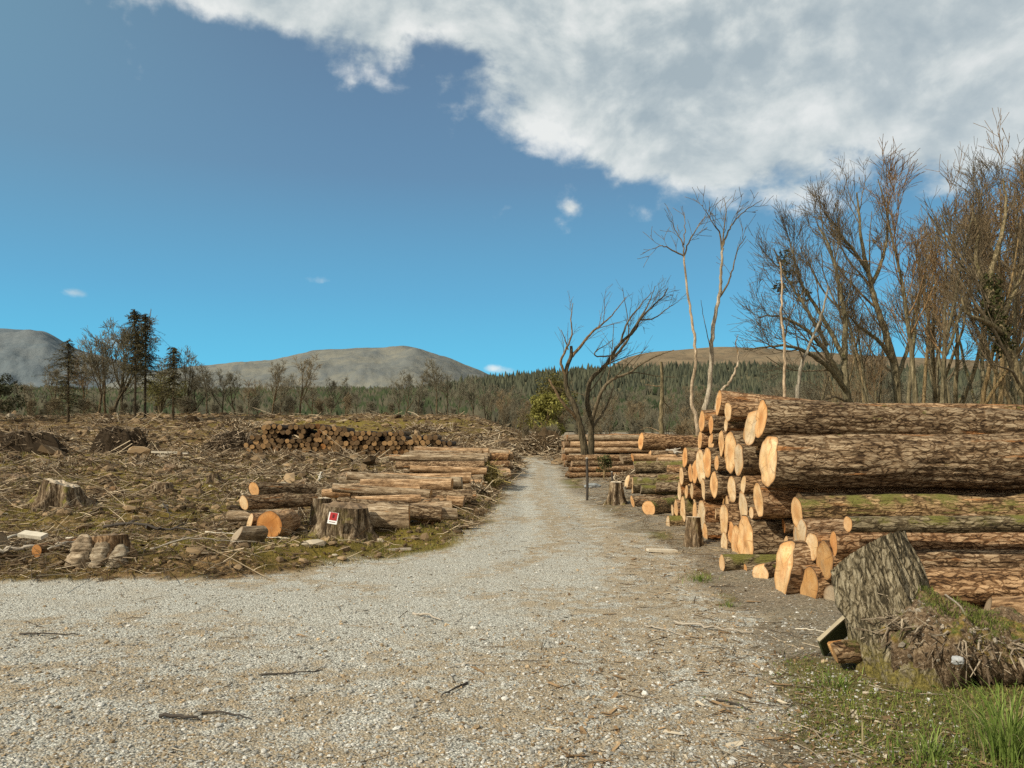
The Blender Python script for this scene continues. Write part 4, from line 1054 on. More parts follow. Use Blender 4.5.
# hidden supports of the second pile
for k, (x, y, z, r, L) in enumerate([(3.35, 18.9, .16, .18, 3.2), (3.5, 19.5, .2, .2, 3.0), (3.7, 20.1, .2, .2, 3.2), (3.6, 19.4, .55, .16, 3.2), (3.8, 20.4, .6, .2, 3.0), (3.8, 20.3, .98, .18, 3.0), (3.7, 19.6, .92, .16, 3.2), (3.9, 20.6, 1.25, .14, 2.8), (3.4, 18.3, .5, .14, 3.0), (3.55, 18.9, .68, .13, 3.0)]):
    make_log((x, y, z), (0, 0, R(rng.normal(0, 1))), L, r, r, 3300 + k, M['log_bark_moss' if k % 2 else 'log_bark'], M['cut_old'], 'shadowed log inside the mossy second pile', 'inner logs of the mossy second pile', nx=8, na=16, knots=0)

# --- far stacks beside the bent trees
def stack(x0, y0, y1, rows, r, L, seed, label, group, side=1, bark=('log_bark', 'log_bark_red'), cutm='cut_fresh', jit=.12, z0=None):
    g = np.random.default_rng(seed); made = 0
    n = int((y1 - y0) / (2 * r))
    for j in range(rows):
        for i in range(n - j):
            rr = r * g.uniform(.72, 1.0)
            y = y0 + (i + .5 + j * .5) * 2 * r + g.normal(0, .01); z = (gz1(x0, y) if z0 is None else z0) + r * .95 + j * r * 1.74
            X = x0 + g.normal(0, jit)
            make_log((X, y, z), (0, R(g.normal(0, .9)), R((0 if side > 0 else 180) + g.normal(0, 2.2))), L * g.uniform(.85, 1.1), rr, rr * g.uniform(.85, 1.0), seed * 50 + made,
                     M[bark[int(g.integers(len(bark)))]], M[cutm], label, group, (g.normal(0, .15), g.normal(0, .1)), nx=10, na=16, knots=1)
            made += 1
stack(2.35, 29.6, 31.2, 4, .13, 3.0, 61, 'weathered log in the low stack in front of the two bent trees', 'logs of the low stack before the bent trees', cutm='cut_old')
stack(2.95, 40.0, 43.0, 5, .20, 5.2, 62, 'brown log in the stack behind the two bent trees', 'logs of the stack behind the bent trees', cutm='cut_old', bark=('log_bark_pale', 'log_bark_red'))

# --- left roadside log clusters (ends toward the track, bodies running left)
def cluster(items, group, seed):
    g = np.random.default_rng(seed)
    for k, (u, v, h, d, yaw, L, lb, bk, cm) in enumerate(items):
        log_uv(u, v, h * 1.12, d, 180 + yaw + g.normal(0, 6), g.normal(0, 2.2), L, seed + k, lb, bk, cm, group, cut=(g.normal(0, .15), g.normal(0, .1)), nx=16, na=22, rough=.06)
GL = 'logs of the left roadside heap'
cluster([
 (409, 518.5, 20, 14.6, -3, .85, 'short thick orange-ended log in front of the left heap', 'log_bark_pale', 'cut_orange'),
 (421, 499, 9, 15.0, 4, 1.3, 'pale log slanting up to the right over the front of the left heap', 'log_bark_pale', 'cut_orange'),
 (418, 511, 10, 15.2, 0, 1.5, 'low pale log behind the short thick orange-ended one', 'log_bark_pale', 'cut_orange'),
 (428, 505, 10, 15.5, -1, 1.7, 'log in the dark front corner of the left heap', 'log_bark', 'cut_orange'),
 (431, 494.5, 8, 15.6, -1, 2.1, 'long thin bleached log, second layer of the left heap', 'log_bark_pale', 'cut_orange'),
 (427, 515, 10, 15.6, 2, 1.5, 'log on the ground in the dark front corner of the left heap', 'log_bark', 'cut_orange'),
 (440, 505, 11, 16.2, 0, 2.0, 'orange-ended log in the middle of the left heap', 'log_bark', 'cut_orange'),
 (441, 515, 11, 16.4, 0, 1.8, 'lowest orange-ended log in the middle of the left heap', 'log_bark', 'cut_orange'),
 (452, 486, 13, 16.5, 5, 2.0, 'thick log with a tall orange end on top of the left heap', 'log_bark_pale', 'cut_orange'),
 (447, 496, 10, 16.6, 0, 2.4, 'log just under the thick topmost one of the left heap', 'log_bark_pale', 'cut_orange'),
 (452, 507, 9, 17.0, -2, 2.0, 'small pale log end low at the right of the left heap', 'log_bark_pale', 'cut_fresh'),
 (457, 514, 8, 17.0, -2, 1.8, 'smallest pale log end on the grass at the right of the left heap', 'log_bark_pale', 'cut_fresh'),
 (436, 488, 8, 17.2, 1, 2.3, 'rear bleached log along the back of the left heap', 'log_bark_pale', 'cut_orange'),
 (462, 483, 10, 18.5, 0, 3.0, 'grey log on top of the second left heap', 'log_bark_pale', 'cut_old'),
 (470, 478, 9, 19.5, 2, 3.2, 'uppermost long pale log of the second left heap', 'log_bark_pale', 'cut_old'),
 (471, 488, 10, 19.5, 0, 2.6, 'dark-ended log second from the top of the second left heap', 'log_bark', 'cut_old'),
 (471, 498, 10, 19.5, 0, 2.6, 'dark-ended log near the bottom of the second left heap', 'log_bark', 'cut_old'),
 (464, 494, 8, 18.2, 0, 1.4, 'short pale log stepping out of the second left heap', 'log_bark_pale', 'cut_old'),
 (464, 502, 8, 18.2, 0, 1.2, 'short low pale log at the foot of the second left heap', 'log_bark_pale', 'cut_old'),
 (476, 496, 9, 20.6, 0, 2.6, 'outermost dark log of the second left heap', 'log_bark', 'cut_old'),
 (474, 486, 9, 20.8, 0, 2.6, 'brown log at the back of the second left heap', 'log_bark', 'cut_old'),
 (404, 508, 9, 15.4, 3, 1.5, 'pale log behind the narrower stump, lower front of the left heap', 'log_bark_pale', 'cut_orange'),
 (412, 503, 9, 15.9, -2, 1.6, 'bleached log resting across the lower front of the left heap', 'log_bark_pale', 'cut_orange'),
 (420, 491, 9, 16.3, 2, 2.1, 'bleached log at the left of the upper layer of the left heap', 'log_bark_pale', 'cut_orange'),
 (443, 482, 8, 17.4, 2, 2.2, 'thin bleached log highest at the back of the left heap', 'log_bark_pale', 'cut_orange'),
 (404, 486, 8, 17.0, 0, 1.3, 'short bleached log at the far left of the upper layer of the left heap', 'log_bark_pale', 'cut_orange'),
 (433, 521, 10, 15.3, 3, 1.2, 'shaded log on the grass at the front of the left heap', 'log_bark', 'cut_orange'),
 (446, 500, 9, 16.9, 1, 2.0, 'shaded log in the right side of the left heap', 'log_bark', 'cut_orange'),
], GL, 4000)
def heap(x0, y0, y1, top, r, L, seed, label, group, n):
    g = np.random.default_rng(seed); P = []
    tries = 0
    while len(P) < n and tries < 8000:
        tries += 1
        rr = r * g.uniform(.7, 1.15); y = g.uniform(y0, y1); z = g.uniform(0, top)
        hh = top * (1 - abs((y - (y0 + y1) / 2) / ((y1 - y0) / 2)) ** 3)
        if z + rr > hh + .12: continue
        if any(math.hypot(y - a, z - b) < (rr + c) * .95 for a, b, c in P): continue
        P.append((y, z, rr))
    for k, (y, z, rr) in enumerate(P):
        make_log((x0 + g.normal(0, .12), y, gz1(x0, y) + z + rr * .9), (0, R(g.normal(0, 1.8)), R(180 + g.normal(0, 5))), L * g.uniform(.7, 1.15), rr, rr * .9, seed * 40 + k,
                 M[('log_bark_pale', 'log_bark_pale', 'log_bark')[k % 3]], M['cut_old' if k % 2 else 'cut_orange'], label, group, (g.normal(0, .15), g.normal(0, .1)), nx=10, na=14, knots=1)
heap(-.80, 21.8, 25.6, .78, .14, 2.6, 71, 'bleached log in the third heap along the left of the track', 'logs of the third left heap', 30)
heap(-.12, 28.5, 37.0, .85, .17, 3.4, 72, 'bleached log in the farthest heap along the left of the track', 'logs of the farthest left heap', 34)

# --- cut logs at the left by the marked stump
log_uv(254, 489.5, 14, 12.7, 46, 3, 1.15, 5001, 'dark log with a bright white slanting end, upper of two by the cut logs', 'log_bark', 'cut_fresh', cut=(-.3, -.25), na=36)
log_uv(244, 503, 14, 12.2, 44, 1, 1.3, 5002, 'dark log with a pale edge, lower of two by the cut logs', 'log_bark', 'cut_fresh', cut=(-.25, -.2), na=36)
log_uv(228, 516, 11, 12.3, 2, 0, 1.15, 5003, 'pale grey log lying behind the round amber end', 'log_bark_pale', 'cut_old')
log_uv(269, 525.5, 28, 11.4, 84, 1, .75, 5004, 'short fat log with a round amber saw-cut end facing the viewer', 'log_bark_pale', 'cut_orange', na=36, cut=(.05, .1))
log_uv(250, 522, 19, 11.7, 62, 2, .5, 5005, 'split log chunk with a white sliver left of the round amber end', 'log_bark_red', 'cut_fresh', cut=(.6, .3))
log_uv(236, 536, 18, 11.3, 58, 2, .42, 5006, 'pale bleached chunk of trunk lying at the left of the cut logs', 'log_bark_pale', 'cut_old', cut=(.5, .8))
log_uv(0, 541, 20, 9.6, 178, 0, .8, 5010, 'dark log end cut off by the left edge of the field', 'log_bark', 'cut_old')
log_uv(37, 551, 13, 9.3, 75, 0, .8, 5011, 'small orange log end pointing out of the brash at the left', 'log_bark', 'cut_orange')
log_uv(838 - 5, 652, 23, 5.05, 8, 2, .55, 5020, 'short splintered log lying against the left of the big stump', 'log_bark', 'cut_orange', cut=(.3, -.5), split=(.2, .1), rest=False)

# --- long stack of logs across the field, ends toward the viewer (too small to show parts)
def field_stack():
    g = np.random.default_rng(77)
    protos = []
    for k in range(6):
        body, fr, bk = log_mesh(6000 + k, 3.0, .17, .155, (0, 0), nx=5, na=12, knots=0)
        V = np.vstack([body[0], fr[0]]); o = len(body[0])
        # two materials on one small mesh
        me = mk('log', V, [np.concatenate([body[1], fr[1] + o]), fr[2] + o], [M['log_bark'], (M['cut_dark'], M['cut_dark'], M['cut_dim'])[k % 3]], smooth=False,
                mat_idx=[0] * len(body[1]) + [1] * (len(fr[1]) + len(fr[2])), link=False)
        protos.append(me)
    x0, x1 = -17.0, -3.6; n = int((x1 - x0) / .345)
    lb, gp = 'log in the long dark stack across the field, its amber end toward the viewer', 'logs of the long stack across the field'
    items = []; cnt = 0
    for i in range(n):
        x = x0 + i * .345; h = np.interp(i / n, [0, .06, .4, .75, .8, 1], [3.5, 7.4, 7.4, 6.2, 5.6, 5.2])
        for j in range(int(h + g.uniform(-.4, .4))):
            if j > 3 and g.uniform() < .12: continue
            p = protos[int(g.integers(6))]; sc_ = g.uniform(.86, 1.06)
            xx = x + (j % 2) * .172 + g.normal(0, .02); y = 48 + g.normal(0, .10) + .02 * (x + 10)
            items.append((sc_, p, (xx, y, gz1(x, 48) + .14 + j * .297), (g.uniform(0, 6), 0, R(90 + g.normal(0, 1.2)))))
    items.sort(key=lambda q: -q[0])
    bag = Bag(); mi = []
    for k, (sc_, p, loc, rot) in enumerate(items):
        if k < 36:
            o = p.copy(); COL.objects.link(o); o.location = loc; o.rotation_euler = rot; o.scale = (1, sc_, sc_)
            tag(o, lb, 'log', gp); cnt += 1
        else:
            me = p.data; V = np.empty(len(me.vertices) * 3, np.float32); me.vertices.foreach_get('co', V); V = V.reshape(-1, 3) * [1, sc_, sc_]
            M3 = np.array(Euler(rot).to_matrix()); V = V @ M3.T + np.array(loc)
            q = np.array([list(f.vertices) for f in me.polygons if len(f.vertices) == 4]); tr = np.array([list(f.vertices) for f in me.polygons if len(f.vertices) == 3])
            nb_ = 9 * 12 if False else sum(1 for f in me.polygons if f.material_index == 0)
            cc = np.tile([.09, .06, .035], (len(V), 1)); nfront = 7 * 12 + 1
            kk = g.uniform(0, 1); cc[-nfront:] = np.array([.10, .062, .03]) * (1 - kk) + np.array([.34, .20, .085]) * kk ** 1.6
            bag.add(V, [q, tr], cc)
    o = bag.build('log_stack', [M['stone']]); tag(o, 'mass of smaller logs packed in the long dark stack across the field', 'logs', kind='stuff')
    # lower loose end of the stack
    for i in range(14):
        p = protos[int(g.integers(6))]; o = p.copy(); COL.objects.link(o)
        o.location = (-5.3 + .26 * i * .8 + g.normal(0, .05), 46.5 + g.normal(0, .3), gz1(-4, 46.5) + .14 + (i % 3) * .25); o.rotation_euler = (0, R(g.normal(0, 6)), R(60 + g.normal(0, 18)))
        tag(o, 'loose log tumbled at the near foot of the long field stack', 'log', 'loose logs before the long field stack')
    print('field logs', cnt)
field_stack()

# ------------------------------------------------------------------ stumps
def stump_obj(name, seed, h, r, lobes, bark, cutm, flare=.75, tilt=0.0, cutslope=0.05, na=72, nz=22, rough=.10):
    g = np.random.default_rng(seed)
    zs = np.linspace(0, 1, nz) ** 1.5; th = np.arange(na) / na * 2 * np.pi
    Z, T = np.meshgrid(zs, th, indexing='ij')
    ph = g.uniform(0, 6.28, lobes) + np.arange(lobes) * 0; ph = np.sort(g.uniform(0, .7, lobes) + np.arange(lobes) * 2 * np.pi / lobes)
    lobe = np.zeros_like(T); ln = g.uniform(.6, 1.4, lobes)
    for k in range(lobes):
        da = (T - ph[k] + np.pi) % (2 * np.pi) - np.pi
        lobe = np.maximum(lobe, ln[k] * np.exp(-(da / .24) ** 2))
    fl = np.exp(-Z * 3.6)
    rad = r * (.86 + .25 * (1 - Z) + fl * (flare * 1.5 * lobe - .05)) * (1 + .16 * (lobe - .4) * (1 - .6 * fl))
    rad = rad * (1 + rough * 1.8 * fbm(np.cos(T) * 1.6, np.sin(T) * 1.6, Z * 1.2, seed=seed, oct=4) + rough * .5 * fbm(np.cos(T) * 9, np.sin(T) * 9, Z * 2, seed=seed + 2, oct=2))
    X = rad * np.cos(T); Y = rad * np.sin(T)
    sl = g.uniform(-1, 1, 2) * cutslope * 2
    ZZ = h * Z + Z * (sl[0] * X + sl[1] * Y) * 1.0 - .06 * (1 - Z)
    V = np.stack([X, Y, ZZ], -1).reshape(-1, 3)
    idx = np.arange(nz * na).reshape(nz, na); a = idx[:-1]; b = np.roll(a, -1, 1); d = idx[1:]; c = np.roll(d, -1, 1)
    o = mk(name, V, [np.stack([a, b, c, d], -1).reshape(-1, 4)], [bark], smooth=True)
    fr = np.array([1, .8, .5, .2]); xe = X[-1][None] * fr[:, None]; ye = Y[-1][None] * fr[:, None]
    ze = h + sl[0] * xe + sl[1] * ye + .02 * r * 9 * vnoise(xe * 14, ye * 14, seed=seed) + .004; ze[0] = ZZ[-1]
    E = np.vstack([np.stack([xe, ye, ze], -1).reshape(-1, 3), [[0, 0, h]]]); k = 4; ie = np.arange(k * na).reshape(k, na)
    a = ie[:-1]; b = np.roll(a, -1, 1); d = ie[1:]; c = np.roll(d, -1, 1)
    mk('cut_top', E, [np.stack([a, b, c, d], -1).reshape(-1, 4), np.stack([ie[-1], np.roll(ie[-1], -1), np.full(na, k * na)], -1)], [cutm], o)
    return o
M['top_pale'] = plain('top_pale', (.50, .41, .29), .35, 14)
M['top_dark'] = plain('top_dark', (.20, .14, .085), .5, 14)
def put_stump(u, vb, hpx, wpx, label, seed, lobes=6, bark='stump_field', top='top_pale', d=None, group=None, **k):
    d = d or CZ * F / (vb - 440); c = ground_at(u, d)
    o = stump_obj('tree_stump', seed, hpx * d / F, wpx * d / F / 2, lobes, M[bark], M[top], **k)
    o.location = c; o.rotation_euler = (0, 0, rng.uniform(0, 6.28)); tag(o, label, 'stump', group)
    return o
put_stump(64, 519, 25, 30, 'stump with splayed pale roots and a flat orange-brown top standing alone in the field', 7001, 7, flare=1.5, cutslope=.12)
put_stump(162, 499, 13, 22, 'low dark stump half sunk in the field right of the splay-rooted one', 7002, 5, top='top_dark')
put_stump(349, 541, 33, 44, 'broad dark stump with a small red and white notice on its side', 7003, 6, top='top_dark', flare=.55)
put_stump(321, 531, 27, 22, 'narrower stump with a pale sawn top just left of the one with the notice', 7004, 5, top='top_pale')
put_stump(616, 506, 22, 15, 'gnarled stump with splayed roots at the left end of the mossy second pile', 7005, 6, flare=1.1)
put_stump(693, 549, 29, 15, 'upright sawn stump at the foot of the big pile\'s left face', 7006, 5, flare=.4)
small = stump_obj('tree_stump', 7010, .26, .24, 6, M['stump_field'], M['top_dark'], na=40, nz=12, cutslope=.25, rough=.16, flare=1.2)
small2 = stump_obj('tree_stump', 7011, .18, .20, 5, M['stump_field'], M['top_dark'], na=40, nz=12, cutslope=.4, rough=.2, flare=1.3)
pos = [(345, 27, 1.2), (383, 27, 1.0), (303, 24, .9), (368, 25, .8), (170, 27, 1.0), (136, 31, .9), (212, 22, .9), (45, 30, 1.0), (92, 37, 1.1), (250, 34, 1.0), (18, 22, .9), (118, 19, .7), (200, 40, 1.1), (300, 40, 1.0), (60, 44, 1.3), (155, 60, 1.6), (280, 66, 1.6), (90, 70, 1.7), (30, 62, 1.6), (400, 64, 1.5), (445, 60, 1.4), (220, 74, 1.7), (340, 70, 1.6), (10, 40, 1.2), (424, 74, 1.6), (130, 52, 1.3)]
for k, (u, d, s) in enumerate(pos):
    p = (small, small2)[k % 2]; loc = ground_at(u, d)
    if k < 2: o = p; o.location = loc; o.scale = (s,) * 3; o.rotation_euler = (0, 0, rng.uniform(0, 6.28))
    else: o = dup(p, loc, rng.uniform(0, 6.28), s)
    tag(o, 'small weathered stump dotted among the brash of the felled field', 'stump', 'small stumps across the felled field')

# notice on the stump
def notice():
    d = 11.35; c = W(333, 518, d)
    root = empty('notice_sign', c); root.rotation_euler = (R(-12), R(8), R(-8)); tag(root, 'small red and white notice fixed to the side of the broad dark stump', 'sign')
    def slab(nm, x0, x1, z0, z1, y, th, m):
        V = [[x, yy, z] for yy in (y, y + th) for x, z in ((x0, z0), (x1, z0), (x1, z1), (x0, z1))]
        mk(nm, V, [np.array([[0, 1, 2, 3], [7, 6, 5, 4], [0, 4, 5, 1], [1, 5, 6, 2], [2, 6, 7, 3], [3, 7, 4, 0]])], [m], root)
    slab('board', -.075, .075, -.09, .085, 0, .006, M['white_board'])
    slab('red_panel', -.055, .062, -.035, .082, -.004, .003, M['red_paint'])
    slab('printed_mark', -.012, .018, .0, .055, -.0065, .002, M['dark_print'])
    slab('printed_mark', -.05, .05, -.066, -.058, -.003, .002, M['dark_print'])
notice()

# decayed stump with three ribbed buttress roots at the road edge
def ribbed_stump():
    base = ground_at(95, 8.75); root = empty('rotten_stump', base); tag(root, 'crumbling pale stump with three ribbed root buttresses by the gravel edge', 'stump')
    for k, (dx, h, w) in enumerate([(-.20, .36, .13), (.04, .31, .115), (.24, .24, .10)]):
        nz, na = 26, 26; z = np.linspace(0, 1, nz); th = np.arange(na) / na * 2 * np.pi
        Zg, T = np.meshgrid(z, th, indexing='ij')
        prof = np.sqrt(np.clip(1 - (Zg * .98) ** 4, 0.02, 1)) * (1.12 - .3 * Zg)
        rad = w * prof * (1 + .045 * np.sin(Zg * 40 + 5 * vnoise(np.cos(T) * 1.5, np.sin(T) * 1.5, Zg * 3, seed=k)) + .30 * fbm(np.cos(T) * 2, np.sin(T) * 2, Zg * 5, seed=90 + k, oct=4))
        V = np.stack([rad * np.cos(T) + dx, rad * np.sin(T) * .8 + .14 * Zg, Zg * h - .03], -1).reshape(-1, 3)
        idx = np.arange(nz * na).reshape(nz, na); a = idx[:-1]; b = np.roll(a, -1, 1); d = idx[1:]; c = np.roll(d, -1, 1)
        mk('root_buttress', V, [np.stack([a, b, c, d], -1).reshape(-1, 4), idx[-1][None]], [M['rot_wood']], root, smooth=True)
    body = stump_obj('stump_body', 7050, .30, .20, 4, M['stump_field'], M['top_dark'], na=36, nz=12)
    body.parent = root; body.location = (.05, .26, 0)
M['rot_wood'] = bark_mat('rot_wood', (.10, .07, .04), (.30, .23, .15), (.50, .42, .30), 0, bump=.8)
ribbed_stump()

def blades(bag, x, y, h, w, c, g, lean=.5, z=None):
    n = len(x); a = g.uniform(0, 6.28, n); z = gz(x, y) - .005 if z is None else z
    d = np.stack([np.cos(a), np.sin(a), np.zeros(n)], -1); sd = np.stack([-np.sin(a), np.cos(a), np.zeros(n)], -1) * (w / 2)[:, None]
    b = np.stack([x, y, z], -1); l = (g.uniform(.1, 1, n) * lean)[:, None]; H = h[:, None]
    m = b + d * H * l * .35 + UP * H * .6; t = b + d * H * l + UP * H * (1 - .35 * l)
    V = np.stack([b - sd, b + sd, m + sd * .8, m - sd * .8, t], 1).reshape(-1, 3); o = (np.arange(n) * 5)[:, None]
    bag.add(V, [o + np.array([[0, 1, 2, 3]]), o + np.array([[3, 2, 4]])], np.repeat(c, 5, 0))
# the tipped foreground stump with its root plate
def big_stump():
    base = np.array([2.66, 4.98, .05]); top = np.array([2.50, 5.28, .80])
    root = empty('uprooted_stump', (0, 0, 0)); root.location = base
    tag(root, 'big tipped grey-barked stump with a mossy foot and lifted root plate at the lower right', 'stump')
    ax = unit(top - base); e1 = unit(np.cross(np.array([0, 1.0, 0]), ax)); e2 = np.cross(ax, e1)
    L = np.linalg.norm(top - base); na, nz = 220, 90
    s = np.linspace(-.35, 1, nz); th = np.arange(na) / na * 2 * np.pi
    S, T = np.meshgrid(s, th, indexing='ij')
    fl = np.exp(-np.clip(S, 0, 1) * 4.2)
    lob = .5 + .5 * np.sin(T * 3 + .9)
    rad = .25 * (1 + .10 * (1 - S)) + fl * (.04 + .12 * lob)
    tw = T + .12 * S
    furrow = np.abs(fbm(np.cos(tw) * 7, np.sin(tw) * 7, S * 1.4, seed=70, oct=3, gain=.6))
    rad = rad + .075 * (furrow - .35) * np.clip(.5 + S, 0, 1) * .75 + .022 * fbm(np.cos(T) * 2.2, np.sin(T) * 2.2, S * 1.5, seed=72, oct=3)
    P = (S * L)[..., None] * ax + (rad * np.cos(T))[..., None] * e1 + (rad * np.sin(T))[..., None] * e2
    # slanting saw cut: higher on the right
    P = P + ax * (np.clip(S, 0, 1) ** 2 * rad * (.24 * np.cos(T) - .16 * np.sin(T)))[..., None]
    idx = np.arange(nz * na).reshape(nz, na); a = idx[:-1]; b = np.roll(a, -1, 1); d = idx[1:]; c = np.roll(d, -1, 1)
    mk('trunk', P.reshape(-1, 3), [np.stack([a, b, c, d], -1).reshape(-1, 4)], [M['big_bark']], root, smooth=True)
    ring = P[-1]; ctr = ring.mean(0); fr = [1, .75, .5, .25]
    E = np.vstack([ctr + (ring - ctr) * f for f in fr] + [ctr[None]]); ie = np.arange(4 * na).reshape(4, na); a = ie[:-1]; b = np.roll(a, -1, 1); d = ie[1:]; c = np.roll(d, -1, 1)
    mk('cut_top', E, [np.stack([a, b, c, d], -1).reshape(-1, 4), np.stack([ie[-1], np.roll(ie[-1], -1), np.full(na, 4 * na)], -1)], [M['top_pale']], root)
    # root plate: a ragged shelf of soil and roots
    na, nr = 260, 70
    th = np.arange(na) / na * 2 * np.pi; f = np.linspace(0, 1, nr)
    Fr, T = np.meshgrid(f, th, indexing='ij')
    edge = 1 + .13 * fbm(np.cos(T) * 2.5, np.sin(T) * 2.5, seed=80, oct=4) + .05 * fbm(np.cos(T) * 14, np.sin(T) * 14, seed=81, oct=2)
    cx, cy = .47, -.10
    X = cx + Fr * edge * .68 * np.cos(T); Y = cy + Fr * edge * .42 * np.sin(T)
    near = np.exp(-((X - .02) / .32) ** 2 - (Y / .34) ** 2)
    ht = .33 + .20 * near + .05 * np.exp(-((X - .62) / .2) ** 2 - ((Y + .05) / .25) ** 2) - .11 * Fr ** 4
    n1 = fbm(X * 6, Y * 6, seed=82, oct=5, gain=.62)
    ht = ht + .05 * n1
    topv = np.stack([X, Y, ht], -1)
    thick = .10 + .07 * (fbm(X * 9, Y * 9, seed=84, oct=3)) + .05 * (1 - Fr)
    left = sst(.35, -.1, X)          # the left side goes down to the ground
    bot = np.stack([X * 1.0, Y * 1.0, np.where(Fr < 1, ht - np.maximum(thick, .03) - left * .35, ht - .02)], -1)
    bot[..., 2] = np.maximum(bot[..., 2], -.05)
    V = np.vstack([topv.reshape(-1, 3), bot.reshape(-1, 3)]); idx = np.arange(nr * na).reshape(nr, na)
    a = idx[:-1]; b = np.roll(a, -1, 1); d = idx[1:]; c = np.roll(d, -1, 1); q = np.stack([a, d, c, b], -1).reshape(-1, 4)
    o2 = nr * na; e = idx[-1]; wall = np.stack([e, e + o2, np.roll(e, -1) + o2, np.roll(e, -1)], -1)
    mk('root_plate', V, [np.concatenate([q, q[:, ::-1] + o2, wall])], [M['plate_soil']], root, smooth=True)
    # clods, roots and grass on the plate
    g = np.random.default_rng(85); bag = Bag(); n = 1300
    tt = g.uniform(2.6, 6.6, n); ff = np.sqrt(g.uniform(.45, 1.08, n)); ee = 1 + .13 * fbm(np.cos(tt) * 2.5, np.sin(tt) * 2.5, seed=80, oct=4)
    x = cx + ff * ee * .68 * np.cos(tt); y = cy + ff * ee * .42 * np.sin(tt); nr_ = np.exp(-((x - .02) / .32) ** 2 - (y / .34) ** 2)
    z = .33 + .20 * nr_ - .11 * ff ** 4 + .05 * fbm(x * 6, y * 6, seed=82, oct=5, gain=.62) - g.uniform(0, .10, n) * (ff > .9)
    k = g.uniform(0, 1, (n, 1)); c = np.array([.05, .036, .022]) * (1 - k) + np.array([.34, .29, .22]) * k ** 1.5
    scatter(bag, ICO_V, ICO_F, np.stack([x, y, z], -1), np.exp(g.normal(-5.3, .5, (n, 1))) * np.stack([g.uniform(.8, 2.2, n), g.uniform(.7, 1.2, n), g.uniform(.5, 1, n)], -1), rotmats(n, g), c)
    bag.build('soil_clods', [M['stone']], root)
    bag = Bag(); n = 420; tt = g.uniform(2.8, 6.3, n); x = cx + .66 * np.cos(tt) * g.uniform(.7, 1.05, n); y = cy + .41 * np.sin(tt) * g.uniform(.7, 1.05, n)
    nr_ = np.exp(-((x - .02) / .32) ** 2 - (y / .34) ** 2)
    p0 = np.stack([x, y, .26 + .18 * nr_ + g.uniform(-.10, .05, n)], -1); dv = np.stack([np.cos(tt) * .12, np.sin(tt) * .12, g.uniform(-.09, .06, n)], -1) * g.uniform(.5, 1.6, (n, 1))
    P = np.stack([p0, p0 + dv * .5 + g.normal(0, .015, (n, 3)), p0 + dv + g.normal(0, .03, (n, 3))], 1)
    kk = g.uniform(0, 1, (n, 1)); tubes(bag, P, np.array([1, .7, .3])[None] * g.uniform(.003, .011, (n, 1)), 5, col=np.array([.09, .06, .035]) * (1 - kk) + np.array([.36, .29, .2]) * kk)
    # pale trailing root on the trunk
    rt = spl(np.array([[.06, -.30, .58], [.16, -.30, .50], [.2, -.30, .40], [.19, -.33, .30]]), 10)
    tubes(bag, rt[None], np.linspace(.006, .004, 10)[None], 6, col=(.42, .36, .28))
    bag.build('torn_roots', [M['stone']], root)
    bag = Bag(); n = 2600; x = g.normal(.30, .20, n); y = g.normal(-.10, .16, n); keep = (fbm(x * 5, y * 5, seed=88, oct=3) > -.1) & (x > -.02) & (np.hypot((x - cx) / .66, (y - cy) / .41) < 1); x, y = x[keep], y[keep]; n = len(x)
    nr_ = np.exp(-((x - .02) / .32) ** 2 - (y / .34) ** 2); ff = np.hypot((x - cx) / .68, (y - cy) / .42); z = .33 + .20 * nr_ - .11 * ff ** 4 + .05 * fbm(x * 6, y * 6, seed=82, oct=5, gain=.62)
    k = g.uniform(0, 1, (n, 1)); blades(bag, x, y, g.uniform(.015, .05, n), g.uniform(.003, .006, n), np.array([.06, .08, .014]) * (1 - k) + np.array([.24, .26, .06]) * k, g, 1.2, z=z)
    tag(bag.build('moss', [M['leaf']], root), kind='stuff')
    return root
def big_bark():
    m = bark_mat('big_bark', (.05, .038, .021), (.22, .168, .095), (.48, .39, .25), 2, fur=1.9, bump=1.0, plates=24)
    t = NT(m.node_tree); b = m.node_tree.nodes['Principled BSDF']
    src = b.inputs['Base Color'].links[0].from_socket
    co = coords(t)['Object']; x, y, z = t.sep(co)
    n = t.noise(co, 9, 5, .7); n2 = t.noise(co, 50, 4, .7)
    h = t.math('ADD', z, t.math('MULTIPLY', t.math('SUBTRACT', n, .5), .35))
    f = t.smooth(h, .26, .06)
    f = t.math('MULTIPLY', f, t.smooth(x, .16, -.02))
    f = t.math('MULTIPLY', f, t.smooth(t.noise(co, 14, 5, .7), .36, .55))
    t.set(b.inputs['Base Color'], t.mix(t.math('MULTIPLY', f, .9), src, t.ramp(n2, [(.3, (.06, .05, .015)), (.55, (.18, .145, .035)), (.75, (.30, .24, .07))])))
    return m
M['big_bark'] = big_bark()
